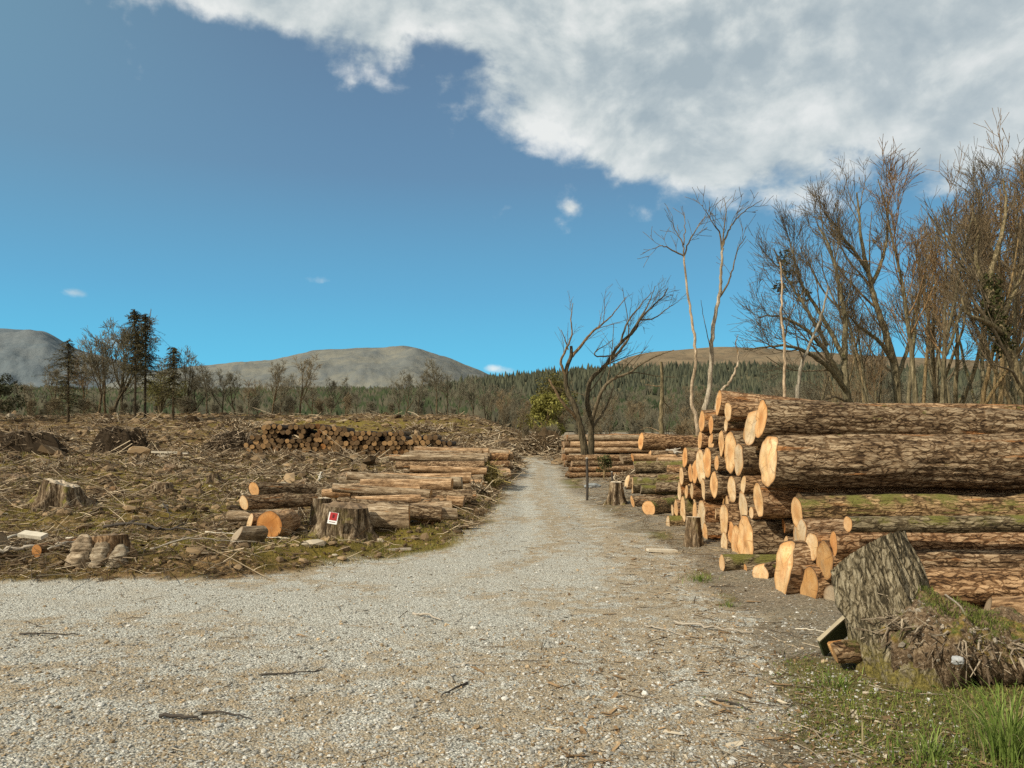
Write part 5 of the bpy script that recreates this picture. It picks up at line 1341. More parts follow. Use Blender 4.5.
def plate_soil():
    m, t, b = material('plate_soil')
    co = coords(t)['Object']; n1 = t.noise(co, 7, 6, .7); n2 = t.noise(co, 45, 5, .7); n3 = t.noise(co, 3.2, 4, .6)
    c = t.ramp(n2, [(.3, (.035, .022, .012)), (.5, (.15, .10, .056)), (.72, (.36, .275, .18))])
    nz = t.sep(t.t.nodes.new('ShaderNodeNewGeometry').outputs['Normal'])[2]
    up = t.smooth(nz, .35, .8)
    c = t.mix(t.math('MULTIPLY', up, t.smooth(n3, .46, .58, 0, .9)), c, t.ramp(n2, [(.3, (.09, .06, .012)), (.7, (.32, .22, .05))]))
    c = t.mix(t.math('MULTIPLY', up, t.smooth(n1, .50, .60, 0, .9)), c, t.ramp(n2, [(.3, (.035, .05, .01)), (.7, (.14, .17, .035))]))
    t.set(b.inputs['Base Color'], c); t.set(b.inputs['Normal'], t.bump(t.math('ADD', n1, t.math('MULTIPLY', n2, .6)), .9, .04))
    return m
M['plate_soil'] = plate_soil()
big_stump()
print('stump done')

# ------------------------------------------------------------------ small things
def box_obj(name, c, size, rot, mats, label, cat, bevel=.0, seed=0):
    g = np.random.default_rng(seed); n = 8
    # a slab with slightly uneven edges
    xs = np.linspace(-.5, .5, n); V = []; 
    for s in (-.5, .5):
        for z in (-.5, .5):
            V.append(np.stack([xs * size[0], np.full(n, s * size[1]) * (1 + .12 * vnoise(xs * 5, np.full(n, s), seed=seed)), np.full(n, z * size[2])], -1))
    V = np.concatenate(V); i = np.arange(n - 1); a, b, c2, d = 0, n, 2 * n, 3 * n
    q = np.concatenate([np.stack([p + i, p + i + 1, r + i + 1, r + i], -1) for p, r in ((a, b), (b, d), (d, c2), (c2, a))])
    q = np.concatenate([q, [[a, b, d, c2]], [[a + n - 1, c2 + n - 1, d + n - 1, b + n - 1]]])
    o = mk(name, V, [q], mats); o.location = c; o.rotation_euler = rot; tag(o, label, cat); return o
def post(u, vt, vb, d, r, label):
    c = ground_at(u, d); h = (vb - vt) * d / F
    root = empty('fence_post', c); tag(root, label, 'post')
    b = Bag(); tubes(b, np.array([[[0, 0, -.1], [.01, 0, h * .5], [-.005, 0, h - .03]]]), np.full((1, 3), r), 6, cap=True); b.build('shaft', [M['post_wood']], root)
    b = Bag(); tubes(b, np.array([[[-.005, 0, h - .028], [-.005, 0, h]]]), np.array([[r * 1.25, r * .7]]), 6, cap=True); b.build('cap', [M['grey_wood']], root)
post(587, 459, 502, 19.2, .035, 'thin dark post standing alone at the right edge of the track')
post(612, 455, 470, 24, .03, 'short thin post behind the lone dark post, near the second pile')
# leaning board by the stump
def leaning_board():
    root = empty('board', W(838, 633, 5.35)); tag(root, 'dark green weathered board leaning against the left of the big stump', 'board')
    root.rotation_euler = (R(52), R(-38), R(10))
    o = box_obj('face', (0, 0, 0), (.34, .02, .22), (R(-20), 0, 0), [M['board_green']], None, None); o.parent = root
    o = box_obj('top_edge', (0, 0.038, .104), (.345, .026, .018), (R(-20), 0, 0), [M['board_edge']], None, None); o.parent = root
leaning_board()
box_obj('wood_slab', ground_at(662, 10.55) + [0, 0, .02], (.42, .14, .035), (0, R(3), R(6)), [M['pale_wood']], 'flat whitish wood slab lying on the ground at the foot of the big pile', 'wood slab', seed=4)
box_obj('wood_slab', W(33, 535, 9.5), (.34, .12, .045), (R(16), R(5), R(-10)), [M['pale_wood']], 'bright white slab of split wood in the brash at the left', 'wood slab', seed=5)
box_obj('wood_plank', ground_at(400, 10.6) + [0, 0, .03], (.32, .05, .03), (0, R(-2), R(8)), [M['grey_wood']], 'short grey stick of wood on the grass before the notice stump', 'wood', seed=6)
for k, (u, d) in enumerate([(181, 44), (176, 43.4), (170, 44.4)]):
    box_obj('wood_plank', ground_at(u, d) + [0, 0, .18 + .12 * k], (2.1, .16, .12), (0, R(2), R(-4 + 5 * k)), [M['pale_wood']], 'long bleached pole in the small bundle lying out in the field', 'wood', seed=30 + k)['group'] = 'bleached poles out in the field'
def rock(name, c, s, col, label, seed):
    g = np.random.default_rng(seed); na, nz = 22, 12
    th = np.arange(na) / na * 2 * np.pi; ph = np.linspace(.05, np.pi - .05, nz); P, T = np.meshgrid(ph, th, indexing='ij')
    r = 1 + .25 * fbm(np.sin(P) * np.cos(T) * 1.6 + seed, np.sin(P) * np.sin(T) * 1.6, np.cos(P) * 1.6, seed=seed, oct=4)
    V = np.stack([r * np.sin(P) * np.cos(T), r * np.sin(P) * np.sin(T), r * np.cos(P)], -1) * np.array(s); idx = np.arange(nz * na).reshape(nz, na)
    a = idx[:-1]; b = np.roll(a, -1, 1); d = idx[1:]; c2 = np.roll(d, -1, 1)
    o = mk(name, V.reshape(-1, 3), [np.stack([a, d, c2, b], -1).reshape(-1, 4), idx[0][None, :], idx[-1][None, ::-1]], [plain('rock_' + str(seed), col, .25, 12)], smooth=False)
    o.location = c; tag(o, label, 'rock')
rock('rock', ground_at(569.5, 41) + [0, 0, .1], (.26, .2, .18), (.55, .54, .5), 'pale boulder at the right of the far end of the track', 11)
rock('rock', ground_at(593, 23.4) + [0, 0, .05], (.26, .16, .10), (.25, .265, .26), 'bluish-grey stone on the verge before the low far stack', 12)
rock('rock', W(958, 660, 4.45), (.035, .03, .025), (.36, .36, .35), 'small pale stone caught on the root plate', 13)

def branch_obj(pts, r, label, seed, side=3, col='grey_wood', group=None):
    """a fallen branch lying on the ground; pts: (x, y, lift)"""
    g = np.random.default_rng(seed)
    q = np.array([[x, y, gz1(x, y) + z + r] for x, y, z in pts]); c0 = q[0].copy(); n = 4 * len(pts)
    q = spl(q - c0, n); q[1:-1] += g.normal(0, r * .5, (n - 2, 3)); b = Bag()
    tubes(b, q[None], np.linspace(r, r * .45, n)[None], 6, cap=True)
    for k in range(side):
        i = int(g.integers(2, n - 2)); t = unit(q[i + 1] - q[i]); dv = unit(t + unit(np.cross(t, UP)) * g.choice([-1, 1]) * .9 + UP * g.uniform(-.05, .25)) * g.uniform(.12, .3) * np.linalg.norm(q[-1]) * .6
        tubes(b, np.stack([q[i], q[i] + dv * .5 + g.normal(0, r * .6, 3), q[i] + dv])[None], np.array([[r * .6, r * .45, r * .2]]), 5)
    o = b.build('fallen_branch', [M[col]], smooth=True); o.location = c0; tag(o, label, 'branch', group); return o
def gp(u, v): d = CZ * F / (v - 440); return ((u - 512) / F * d, d)
def br(uv, r, label, seed, side=2, col='grey_wood', lift=0.0, dd=None):
    return branch_obj([(*gp(u, v), lift + (0 if k in (0, len(uv) - 1) else .012)) for k, (u, v) in enumerate(uv)], r, label, seed, side, col)
br([(413, 616), (428, 620), (441, 624)], .014, 'pale forked stick lying in the middle of the gravel', 21, 1, 'grey_wood')
br([(674, 624), (700, 630), (722, 633), (754, 636)], .012, 'long grey branch lying toward the big stump on the gravel edge', 22, 3)
br([(467, 686), (455, 693), (441, 700)], .008, 'short dark stick on the brown patch of gravel', 23, 1, 'post_wood')
br([(384, 637), (404, 637), (421, 634)], .010, 'thin brown stick on the gravel left of the pale forked one', 24, 1, 'twig_brown') if 'twig_brown' in M else None
br([(455, 667), (480, 668), (505, 667)], .006, 'thin straight twig lying across the brown patch of gravel', 25, 0)
br([(200, 714), (230, 716), (252, 720)], .007, 'slender twig on the pale gravel at the lower left', 26, 1, 'post_wood')
br([(260, 676), (300, 675), (322, 671)], .007, 'brown twig lying on the gravel at the left of the middle', 27, 2, 'post_wood')
br([(20, 636), (45, 637), (78, 636)], .009, 'brown twig lying along the gravel near the left edge', 28, 1, 'post_wood')
br([(716, 700), (735, 705), (752, 712)], .007, 'dark twig on the leafy gravel before the grass', 29, 1, 'post_wood')
br([(645, 628), (665, 634), (690, 640)], .008, 'thin twig on the leafy gravel left of the long grey branch', 30, 1)
br([(795, 640), (815, 645), (836, 650)], .006, 'bleached twig in the grass tuft before the leaning board', 33, 2, 'pale_wood', .05)
br([(160, 719), (187, 721), (200, 722)], .012, 'dark scrap of bark lying on the pale gravel at the lower left', 34, 0, 'post_wood')
# field branches
def fb(u0, d0, u1, d1, r, label, seed, lift=.05, col='grey_wood', side=4):
    x0, x1 = (u0 - 512) / F * d0, (u1 - 512) / F * d1
    return branch_obj([(x0, d0, lift), ((x0 * 2 + x1) / 3, (2 * d0 + d1) / 3, lift + .05), ((x0 + 2 * x1) / 3, (d0 + 2 * d1) / 3, lift + .04), (x1, d1, lift)], r, label, seed, side, col)
fb(-12, 8.9, 66, 9.2, .03, 'long thick dead branch along the gravel edge at the far left', 41)
fb(48, 9.0, 104, 9.8, .015, 'grey branch running up to the ribbed rotten stump', 42)
fb(66, 10.6, 116, 10.3, .016, 'pale bent branch above the ribbed rotten stump', 43, .12, 'pale_wood')
fb(104, 11.9, 196, 11.6, .03, 'dark fallen limb lying across the brash right of the splay-rooted stump', 44, .05, 'post_wood')
fb(163, 12.5, 170, 11.6, .012, 'dark upright forked twig standing in the brash', 45, .3, 'post_wood')
fb(205, 10.9, 290, 11.1, .014, 'pale curved branch in front of the round amber log end', 46, .06, 'pale_wood')
fb(150, 9.3, 260, 9.9, .012, 'thin grey branch on the mossy edge above the gravel', 47)
fb(318, 25, 322, 27, .035, 'bleached branch poking up beyond the notice stump', 48, .2, 'pale_wood')
fb(3, 10.2, 36, 10.9, .02, 'silvery branch behind the white slab at the left', 49, .1, 'pale_wood')
fb(664, 20.8, 676, 19.2, .05, 'bare forked branch sticking up at the right of the second pile', 50, 1.15, 'grey_wood')

# ------------------------------------------------------------------ brash heaps and earth banks across the field
def brash_heap(u, d, wpx, hpx, label, seed, cols, group=None, name='brush_pile', dep=.5, pw=2.2, tw=1.0):
    g = np.random.default_rng(seed); c = ground_at(u, d); w = wpx * d / F / 2; h = hpx * d / F
    na, nr = 60, 16; th = np.arange(na) / na * 2 * np.pi; f = np.linspace(0, 1, nr); Fr, T = np.meshgrid(f, th, indexing='ij')
    ed = 1 + .25 * fbm(np.cos(T) * 2, np.sin(T) * 2, seed=seed, oct=3)
    X = Fr * ed * w * np.cos(T); Y = Fr * ed * w * dep * np.sin(T)
    Z = h * (1 - Fr ** pw) * (1 + .35 * fbm(X * 3 / w, Y * 3 / w, seed=seed + 1, oct=4)) * .85 - .1 * Fr
    V = np.stack([X, Y, Z], -1).reshape(-1, 3); idx = np.arange(nr * na).reshape(nr, na); a = idx[:-1]; b = np.roll(a, -1, 1); dd = idx[1:]; c2 = np.roll(dd, -1, 1)
    bag = Bag(); kk = g.uniform(0, 1, (len(V), 1)); bag.add(V, [np.stack([a, dd, c2, b], -1).reshape(-1, 4)], np.array(cols[0]) * (1 - kk) + np.array(cols[1]) * kk * .6)
    n = int(np.clip(90 + wpx * hpx * .6, 120, 900) * tw)
    tt = g.uniform(0, 6.28, n); ff = np.sqrt(g.uniform(0, 1, n)); x = ff * w * np.cos(tt); y = ff * w * dep * np.sin(tt); z = h * (1 - ff ** pw) * g.uniform(.5, 1.1, n) * .9
    L = g.uniform(.25, .9, n)[:, None] * max(.8, d / 30); dv = g.normal(0, 1, (n, 3)) * [1, 1, .45]; dv = dv / np.linalg.norm(dv, axis=1, keepdims=True) * L
    p = np.stack([x, y, z], -1); P = np.stack([p - dv * .5, p + g.normal(0, .04, (n, 3)), p + dv * .5], 1)
    k2 = g.uniform(0, 1, (n, 1)) ** 1.7; tubes(bag, P, np.array([1, .8, .5])[None] * g.uniform(.006, .022, (n, 1)) * max(1, d / 25), 3, col=np.array(cols[1]) * (1 - k2) + np.array(cols[2]) * k2)
    o = bag.build(name, [M['vcol']]); o.location = c; tag(o, label, 'brush pile', group)
BD = ((.022, .015, .008), (.07, .047, .026), (.40, .31, .21))
BC = ((.045, .03, .015), (.15, .10, .052), (.55, .45, .31))
brash_heap(30, 48, 70, 29, 'long dark heap of brash at the left of the field before the lone conifer', 801, BD, pw=5, tw=.35)
brash_heap(122, 50, 60, 28, 'dark brash bank in the middle distance below the tall conifers', 802, BD, pw=5, tw=.35)
brash_heap(232, 52, 56, 20, 'dark brash heap just left of the long field stack', 803, BD, pw=4, tw=.6)
brash_heap(545, 55, 70, 22, 'wide brash heap closing the far end of the track', 804, BC, dep=.25)
brash_heap(500, 44, 40, 16, 'brash heap left of the far end of the track', 805, BC, dep=.3)
brash_heap(590, 50, 50, 18, 'brash heap behind the stack by the bent trees', 806, BC, dep=.3)
brash_heap(430, 47, 44, 12, 'low pile of brash at the near right of the long field stack', 807, BC)
brash_heap(502, 21.5, 14, 22, 'mossy earth hump at the right end of the second left heap', 808, ((.05, .045, .015), (.14, .12, .04), (.3, .25, .13)), dep=1.0) if False else None
brash_heap(489, 23.0, 26, 22, 'mossy earth hump between the left log heaps', 808, ((.09, .07, .02), (.26, .20, .06), (.42, .34, .17)), dep=.9, name='earth_mound', tw=.35)
brash_heap(640, 26, 60, 12, 'low brash between the second pile and the far stack', 809, BC, dep=.4)
gg = np.random.default_rng(810)
for k in range(30):
    u = gg.uniform(-40, 500); d = math.exp(gg.uniform(math.log(18), math.log(88)))
    brash_heap(u, d, gg.uniform(14, 34), gg.uniform(3.5, 8), 'small scattered heap of brash and turned earth in the felled field', 820 + k, BC, 'small brash heaps in the felled field')

# ------------------------------------------------------------------ countless small stuff
def samp_fan(g, n, d0, d1, u0, u1, power=1.0):
    """points spread over the ground, thinning with distance"""
    d = np.exp(g.uniform(math.log(d0), math.log(d1), n)) if power == 1 else (d0 ** (1 - power) + g.uniform(0, 1, n) * (d1 ** (1 - power) - d0 ** (1 - power))) ** (1 / (1 - power))
    u = g.uniform(u0, u1, n); return (u - 512) / F * d, d

def gravel():
    g = np.random.default_rng(901); bag = Bag()
    for n, d0, d1, tv, tf, s0 in ((20000, 2.9, 6.5, ICO_V, ICO_F, .0055), (40000, 3.0, 22, OCT_V, OCT_F, .0055)):
        x, y = samp_fan(g, n, d0, d1, -160, 1000, 1.3)
        pr = road_mask(x, y); keep = g.uniform(0, 1, n) < pr + .32 * (road_sd(x, y) > -.9) * (x > 0) + .12 * (road_sd(x, y) > -.5); x, y = x[keep], y[keep]; n = len(x)
        s = s0 * np.exp(g.normal(0, .45, n)) * (1 + .03 * y); s = np.minimum(s, .022)
        k = g.uniform(0, 1, (n, 1)); k = k ** 1.5; c = np.array([.22, .205, .17]) * (1 - k) + np.array([.56, .54, .48]) * k
        br_ = (g.uniform(0, 1, n) < .18)[:, None]; c = np.where(br_, c * [.85, .66, .45], c)
        z = gz(x, y) + s * .25
        scatter(bag, tv, tf, np.stack([x, y, z], -1), np.stack([s * g.uniform(.8, 1.5, n), s, s * g.uniform(.45, .8, n)], -1), rotmats(n, g, .4), c)
    o = bag.build('gravel', [M['stone']]); tag(o, 'loose grey gravel strewn over the track', 'gravel', kind='stuff')
gravel()

def litter():
    """wood chips, bark flakes and dead leaves"""
    g = np.random.default_rng(902); bag = Bag(); n = 36000
    x, y = samp_fan(g, n, 2.9, 20, -120, 1000, 1.15)
    wgt = .03 + .95 * np.exp(-((x - 1.8) / .55) ** 2) + .55 * np.exp(-((x - .55 - (y - 4) * .12) / .6) ** 2) * sst(9, 4.5, y) + .25 * np.exp(-(road_sd(x, y) / .4) ** 2)
    wgt = wgt * (.35 + .9 * sst(-.3, .5, fbm(x * 1.5, y * 1.5, seed=55)))
    keep = g.uniform(0, 1, n) < wgt; x, y = x[keep], y[keep]; n = len(x)
    tv = np.array([[-1, -.35, 0], [.9, -.5, .12], [1.1, .3, 0], [-.7, .45, .15]])
    s = .0085 * np.exp(g.normal(0, .5, n)); k = g.uniform(0, 1, (n, 1))
    c = np.array([.09, .052, .022]) * (1 - k) + np.array([.38, .25, .13]) * k
    pl = (g.uniform(0, 1, n) < .14)[:, None]; c = np.where(pl, np.array([.50, .42, .30]), c)
    scatter(bag, tv, np.array([[0, 1, 2, 3]]), np.stack([x, y, gz(x, y) + .008], -1), np.stack([s * g.uniform(.8, 2.2, n), s, s], -1), rotmats(n, g, .25), c)
    # fine twigs
    n = 3200; x, y = samp_fan(g, n, 2.9, 16, -120, 960, 1.1)
    keep = g.uniform(0, 1, n) < .08 + .8 * np.exp(-((x - 1.7) / .6) ** 2) + .3 * np.exp(-(road_sd(x, y) / .5) ** 2); x, y = x[keep], y[keep]; n = len(x)
    a = g.uniform(0, 6.28, n); L = g.uniform(.03, .14, n)[:, None]; dv = np.stack([np.cos(a), np.sin(a), g.normal(0, .12, n)], -1) * L
    p = np.stack([x, y, gz(x, y) + .012], -1); k = g.uniform(0, 1, (n, 1)) ** 1.4
    tubes(bag, np.stack([p - dv, p + g.normal(0, .006, (n, 3)), p + dv], 1), np.array([1, .9, .6])[None] * g.uniform(.0015, .0045, (n, 1)), 3, col=np.array([.06, .038, .02]) * (1 - k) + np.array([.40, .33, .23]) * k)
    o = bag.build('leaf_litter', [M['vcol']]); tag(o, 'brown bark chips, dead leaves and fine twigs over the verge', 'litter', kind='stuff')
litter()

def brash():
    g = np.random.default_rng(903); bag = Bag()
    n = 44000
    x, y = samp_fan(g, n, 8.4, 100, -160, 560)
    off = road_sd(x, y); keep = (off < -.05) & (g.uniform(0, 1, n) < (.35 + .65 * sst(-.5, .3, fbm(x * .5, y * .5, seed=61))) * (1 - .75 * grass_mask(x, y))); x, y = x[keep], y[keep]; n = len(x)
    sc = np.clip(y / 14, .7, 4.0)[:, None]
    a = g.uniform(0, np.pi, n); L = np.exp(g.normal(-1.75, .6, (n, 1))) * sc ** .75
    dv = np.stack([np.cos(a), np.sin(a), g.normal(.03, .28, n)], -1) * L
    p = np.stack([x, y, gz(x, y) + g.uniform(.0, .10, n) * sc[:, 0] ** .7], -1); k = g.uniform(0, 1, (n, 1)) ** 2.8
    tubes(bag, np.stack([p - dv, p + g.normal(0, .08, (n, 3)) * L, p + dv], 1), np.array([1, .85, .5])[None] * g.uniform(.003, .010, (n, 1)) * sc, 3, col=np.array([.07, .042, .02]) * (1 - k) + np.array([.56, .45, .30]) * k)
    # clods and chunks
    n = 15000; x, y = samp_fan(g, n, 8.6, 100, -160, 560); keep = road_sd(x, y) < -.15; x, y = x[keep], y[keep]; n = len(x)
    s = np.exp(g.normal(-3.4, .55, n)) * np.clip(y / 14, .8, 4); k = g.uniform(0, 1, (n, 1)) ** 1.5
    c = np.array([.05, .032, .016]) * (1 - k) + np.array([.32, .22, .12]) * k; pl = (g.uniform(0, 1, n) < .012)[:, None]; c = np.where(pl, np.array([.38, .32, .23]), c)
    scatter(bag, ICO_V, ICO_F, np.stack([x, y, gz(x, y) + s * .2], -1), np.stack([s * g.uniform(.8, 1.8, n), s, s * g.uniform(.35, .8, n)], -1), rotmats(n, g, .5), c)
    # right side between the pile and the stacks
    n = 6000; x, y = samp_fan(g, n, 9, 50, 560, 800); keep = (road_sd(x, y) < -.1) & (g.uniform(0, 1, n) < .6); x, y = x[keep], y[keep]; n = len(x)
    a = g.uniform(0, np.pi, n); sc = np.clip(y / 16, .6, 2.5)[:, None]; L = np.exp(g.normal(-2.2, .6, (n, 1))) * sc; dv = np.stack([np.cos(a), np.sin(a), g.normal(.02, .15, n)], -1) * L
    p = np.stack([x, y, gz(x, y) + .02], -1); k = g.uniform(0, 1, (n, 1)) ** 1.8
    tubes(bag, np.stack([p - dv, p + g.normal(0, .06, (n, 3)) * L, p + dv], 1), np.array([1, .85, .5])[None] * g.uniform(.003, .008, (n, 1)) * sc, 3, col=np.array([.08, .05, .025]) * (1 - k) + np.array([.40, .31, .19]) * k)
    o = bag.build('brash', [M['vcol']]); tag(o, 'tangle of dead twigs and clods left over the felled field', 'brash', kind='stuff')
brash()

def grass():
    g = np.random.default_rng(904); bag = Bag()
    n = 150000; x, y = samp_fan(g, n, 2.9, 20, 380, 1150, 1.2); m = grass_mask(x, y) * (1 - .75 * road_mask(x, y))
    keep = (g.uniform(0, 1, n) < m * 1.1 - .08); x, y, m = x[keep], y[keep], m[keep]; n = len(x)
    k = g.uniform(0, 1, (n, 1)); c = np.array([.08, .10, .018]) * (1 - k) + np.array([.30, .33, .075]) * k
    dry = (g.uniform(0, 1, n) < .30)[:, None]; c = np.where(dry, np.array([.24, .18, .08]) * (.5 + k), c)
    blades(bag, x, y, g.uniform(.012, .042, n) * (.5 + .7 * m), g.uniform(.003, .007, n), c, g, 1.2)
    # mossy left edge and field grass
    n = 110000; x, y = samp_fan(g, n, 8.4, 70, -140, 530); m = .28 + grass_mask(x, y) + .4 * fbm(x * .4, y * .4, seed=66)
    keep = (g.uniform(0, 1, n) < m) & (road_sd(x, y) < .05 + .1 * g.normal(0, 1, n)); x, y = x[keep], y[keep]; n = len(x); sc = np.clip(y / 12, .8, 3.5)
    k = g.uniform(0, 1, (n, 1)); c = np.array([.11, .085, .024]) * (1 - k) + np.array([.40, .31, .10]) * k
    gr = (g.uniform(0, 1, n) < .3)[:, None]; c = np.where(gr, np.array([.15, .155, .035]) * (.5 + k), c)
    blades(bag, x, y, g.uniform(.03, .10, n) * sc ** .8, g.uniform(.004, .009, n) * sc, c, g, 1.0)
    # low broad leaves
    n = 5200; x, y = samp_fan(g, n, 3.0, 8, 600, 1150, 1.2); keep = g.uniform(0, 1, n) < grass_mask(x, y) * .9 - .1; x, y = x[keep], y[keep]; n = len(x)
    tv = np.array([[0, -1, 0], [.6, -.1, .15], [0, 1, .05], [-.6, -.1, .15]]); k = g.uniform(0, 1, (n, 1))
    scatter(bag, tv, np.array([[0, 1, 2, 3]]), np.stack([x, y, gz(x, y) + g.uniform(.01, .04, n)], -1), g.uniform(.006, .016, n), rotmats(n, g, .45), np.array([.05, .085, .012]) * (1 - k) + np.array([.15, .20, .04]) * k)
    o = bag.build('grass', [M['leaf']]); tag(o, 'short green and dry grass on the verges and field edge', 'grass', kind='stuff')
grass()
def grass_clump(u, v, n, h, spread, label, seed):
    g = np.random.default_rng(seed); x0, y0 = gp(u, v); c = np.array([x0, y0, gz1(x0, y0)])
    root = empty('grass_clump', c); tag(root, label, 'grass clump'); bag = Bag()
    a = g.uniform(0, 6.28, n); rr = np.abs(g.normal(0, spread, n)); b = np.stack([rr * np.cos(a), rr * np.sin(a), np.full(n, -.02)], -1)
    la = a + g.normal(0, .6, n); H = h * g.uniform(.5, 1.1, n); l = g.uniform(.15, .75, n); s = np.linspace(0, 1, 7)
    d = np.stack([np.cos(la), np.sin(la), np.zeros(n)], -1); sd = np.stack([-np.sin(la), np.cos(la), np.zeros(n)], -1)
    P = b[:, None] + d[:, None] * (H * l)[:, None, None] * (s ** 2)[None, :, None] + UP * (H[:, None] * (s - .45 * (l[:, None]) * s ** 3 * 1.4))[..., None]
    w = (g.uniform(.005, .010, n))[:, None] * (1 - s ** 2.2 * .92)[None]
    V = np.stack([P - sd[:, None] * w[..., None] / 2, P + sd[:, None] * w[..., None] / 2], 2).reshape(-1, 3)
    i = (np.arange(n) * 14)[:, None, None] + (np.arange(6) * 2)[None, :, None] + np.array([0, 1, 3, 2])[None, None]; k = g.uniform(0, 1, (n, 1))
    cc = np.array([.09, .14, .02]) * (1 - k) + np.array([.28, .35, .09]) * k; dry = (g.uniform(0, 1, n) < .12)[:, None]; cc = np.where(dry, np.array([.34, .28, .15]), cc)
    bag.add(V, [i.reshape(-1, 4)], np.repeat(cc, 14, 0)); tag(bag.build('grass_blades', [M['leaf']], root), kind='stuff')
grass_clump(1008, 772, 190, .46, .10, 'tall green grass clump at the lower right corner before the root plate', 951)
grass_clump(930, 770, 90, .20, .12, 'shorter grass tuft left of the tall corner clump', 952)
grass_clump(700, 583, 90, .13, .10, 'small green grass tuft on the gravel by the foot of the big pile', 953)
grass_clump(728, 607, 60, .10, .05, 'tiny bright grass tuft alone on the leafy gravel', 954)
grass_clump(838, 690, 120, .12, .16, 'green grass tuft growing at the mossy foot of the big stump', 955)
grass_clump(312, 527, 70, .16, .09, 'yellow moss and grass tuft beside the narrower stump', 956)

# ------------------------------------------------------------------ sky, sun, camera
SUN = unit(np.array([-.66, -.43, .61]))
sun_el = math.asin(SUN[2]); sun_az = math.atan2(SUN[0], SUN[1])
wd = bpy.data.worlds.new('World'); scene.world = wd; wd.use_nodes = True
t = NT(wd.node_tree); t.t.nodes.clear()
out = t.t.nodes.new('ShaderNodeOutputWorld')
sky = t.t.nodes.new('ShaderNodeTexSky'); sky.sky_type = 'NISHITA'; sky.sun_disc = False
sky.sun_elevation = sun_el; sky.sun_rotation = sun_az; sky.air_density = 1.0; sky.dust_density = .6; sky.ozone_density = 2.0
dirv = coords(t)['Generated']
dx, dy, dz = t.sep(dirv)
el = t.math('ARCSINE', t.math('MINIMUM', t.math('MAXIMUM', dz, -.999), .999))
az = t.math('ARCTAN2', dx, dy)
grad = t.ramp(t.math('MULTIPLY', el, 1 / 0.75), [(0, (.125, .68, .93)), (.10, (.10, .60, .90)), (.25, (.115, .435, .70)), (.45, (.135, .285, .455)), (.68, (.13, .22, .345)), (1, (.16, .23, .31))])
# paler, greener toward the upper left, as the air brightens toward the sun
lf = t.math('MULTIPLY', t.smooth(az, -.15, -.85), t.smooth(el, .12, .5))
grad = t.mix(t.math('MULTIPLY', lf, .7), grad, (.20, .40, .50))
def pa(u, v):
    a = math.atan((u - 512) / F); return a, math.atan((440 - v) / F * math.cos(a))
field = None
def blob(u, v, ru, rv, amp, rot=0.0):
    global field
    a, e = pa(u, v)
    X = t.math('SUBTRACT', az, a); Y = t.math('SUBTRACT', el, e)
    if rot:
        c, s = math.cos(rot), math.sin(rot)
        X, Y = t.math('ADD', t.math('MULTIPLY', X, c), t.math('MULTIPLY', Y, s)), t.math('SUBTRACT', t.math('MULTIPLY', Y, c), t.math('MULTIPLY', X, s))
    X = t.math('DIVIDE', X, ru / F); Y = t.math('DIVIDE', Y, rv / F)
    r2 = t.math('ADD', t.math('MULTIPLY', X, X), t.math('MULTIPLY', Y, Y))
    gsn = t.math('MULTIPLY', t.math('EXPONENT', t.math('MULTIPLY', r2, -1.0)), amp)
    field = gsn if field is None else t.math('ADD', field, gsn)
for b in [(900, 0, 330, 105, 1.25), (705, 65, 120, 75, .85), (625, 135, 50, 38, .5), (990, 120, 130, 55, .75), (680, 150, 60, 40, .4), (575, -10, 95, 60, .75), (310, -15, 150, 34, .50), (370, 30, 60, 24, .34), (225, 15, 50, 24, .28), (460, -10, 70, 34, .45), (215, -4, 80, 20, .45),
          (760, -170, 520, 120, .9),
          (80, 292, 14, 7, .5), (507, 371, 24, 7, .72), (492, 366, 12, 5, .3), (572, 207, 10, 6, .36), (118, 342, 30, 9, .55), (318, 281, 22, 7, .42), (348, 276, 14, 6, .32), (660, 215, 60, 14, .22)]: blob(*b)
cl = t.n('ShaderNodeCombineXYZ'); t.set(cl.inputs[0], az); t.set(cl.inputs[1], t.math('MULTIPLY', el, 1.35)); t.set(cl.inputs[2], 0.3)
cv = cl.outputs[0]
n1 = t.noise(cv, 6.0, 12, .55, None, .25); n2 = t.noise(cv, 17, 12, .58, None, .2); n3 = t.noise(t.mapping(cv, (1, 1, 1), (.03, -.04, 0)), 6.0, 12, .55, None, .25)
dens = t.math('ADD', field, t.math('ADD', t.math('MULTIPLY', t.math('SUBTRACT', n1, .5), 1.9), t.math('MULTIPLY', t.math('SUBTRACT', n2, .5), .8)))
behind = t.smooth(t.math('ABSOLUTE', az), 1.3, 2.0)  # unseen warm-white cloud added behind the camera to neutralise the blue fill
alpha = t.math('MAXIMUM', t.smooth(dens, .36, .80), behind)
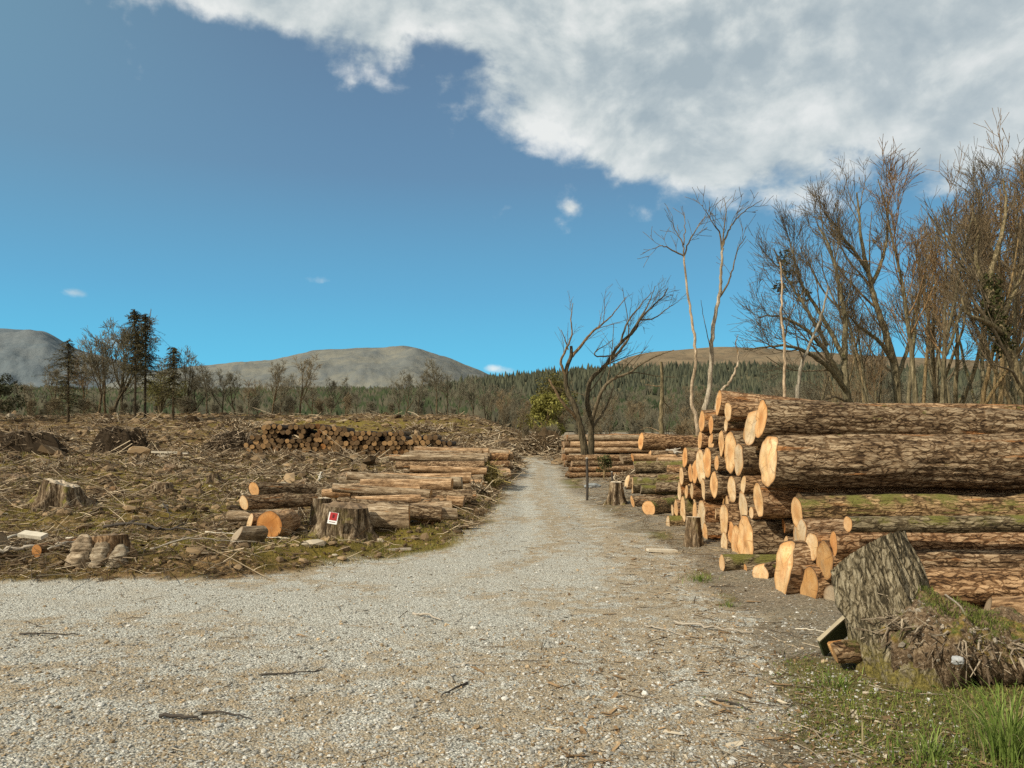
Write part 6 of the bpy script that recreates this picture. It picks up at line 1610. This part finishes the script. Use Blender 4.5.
shade = t.math('ADD', t.math('MULTIPLY', t.math('SUBTRACT', n1, n3), 3.2), t.math('MULTIPLY', t.math('SUBTRACT', n2, .5), 1.1))
core = t.smooth(dens, .55, 1.5)
sh = t.math('ADD', t.math('SUBTRACT', .68, t.math('MULTIPLY', core, .30)), shade)
ccol = t.ramp(sh, [(0, (.42, .50, .53)), (.32, (.54, .61, .62)), (.6, (.72, .77, .75)), (1, (.96, .97, .93))])
ccol = t.mix(t.math('MULTIPLY', t.smooth(az, .1, .6), .25), ccol, (.62, .67, .67))
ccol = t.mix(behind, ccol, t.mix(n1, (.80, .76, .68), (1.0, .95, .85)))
bg1 = t.n('ShaderNodeBackground', Color=sky.outputs[0], Strength=.10)
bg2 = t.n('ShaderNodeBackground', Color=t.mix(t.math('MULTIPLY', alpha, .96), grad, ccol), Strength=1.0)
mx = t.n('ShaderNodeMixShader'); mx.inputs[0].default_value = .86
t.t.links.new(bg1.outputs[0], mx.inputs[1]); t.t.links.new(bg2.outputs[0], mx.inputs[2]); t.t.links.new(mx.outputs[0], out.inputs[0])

ld = bpy.data.lights.new('sun', 'SUN'); ld.energy = 5.0; ld.angle = R(.55); ld.color = (1.0, .925, .78)
so = bpy.data.objects.new('sun', ld); COL.objects.link(so)
from mathutils import Vector
so.rotation_euler = Vector(tuple(-SUN)).to_track_quat('-Z', 'Y').to_euler(); so.location = (-20, -5, 20)

cam = bpy.data.cameras.new('camera'); co = bpy.data.objects.new('camera', cam); COL.objects.link(co)
co.location = (0, 0, CZ); co.rotation_euler = (R(90), 0, 0)
cam.sensor_width = 36; cam.lens = 36 * F / 1024; cam.shift_y = (440 - 384) / 1024
cam.clip_start = .05; cam.clip_end = 12000
scene.camera = co
scene.view_settings.view_transform = 'Standard'; scene.view_settings.look = 'None'; scene.view_settings.exposure = 0; scene.view_settings.gamma = 1
scene.cycles.max_bounces = 4; scene.cycles.diffuse_bounces = 2; scene.cycles.glossy_bounces = 1; scene.cycles.transmission_bounces = 2; scene.cycles.transparent_max_bounces = 4
scene.cycles.use_denoising = False
print('objects', len(bpy.data.objects))
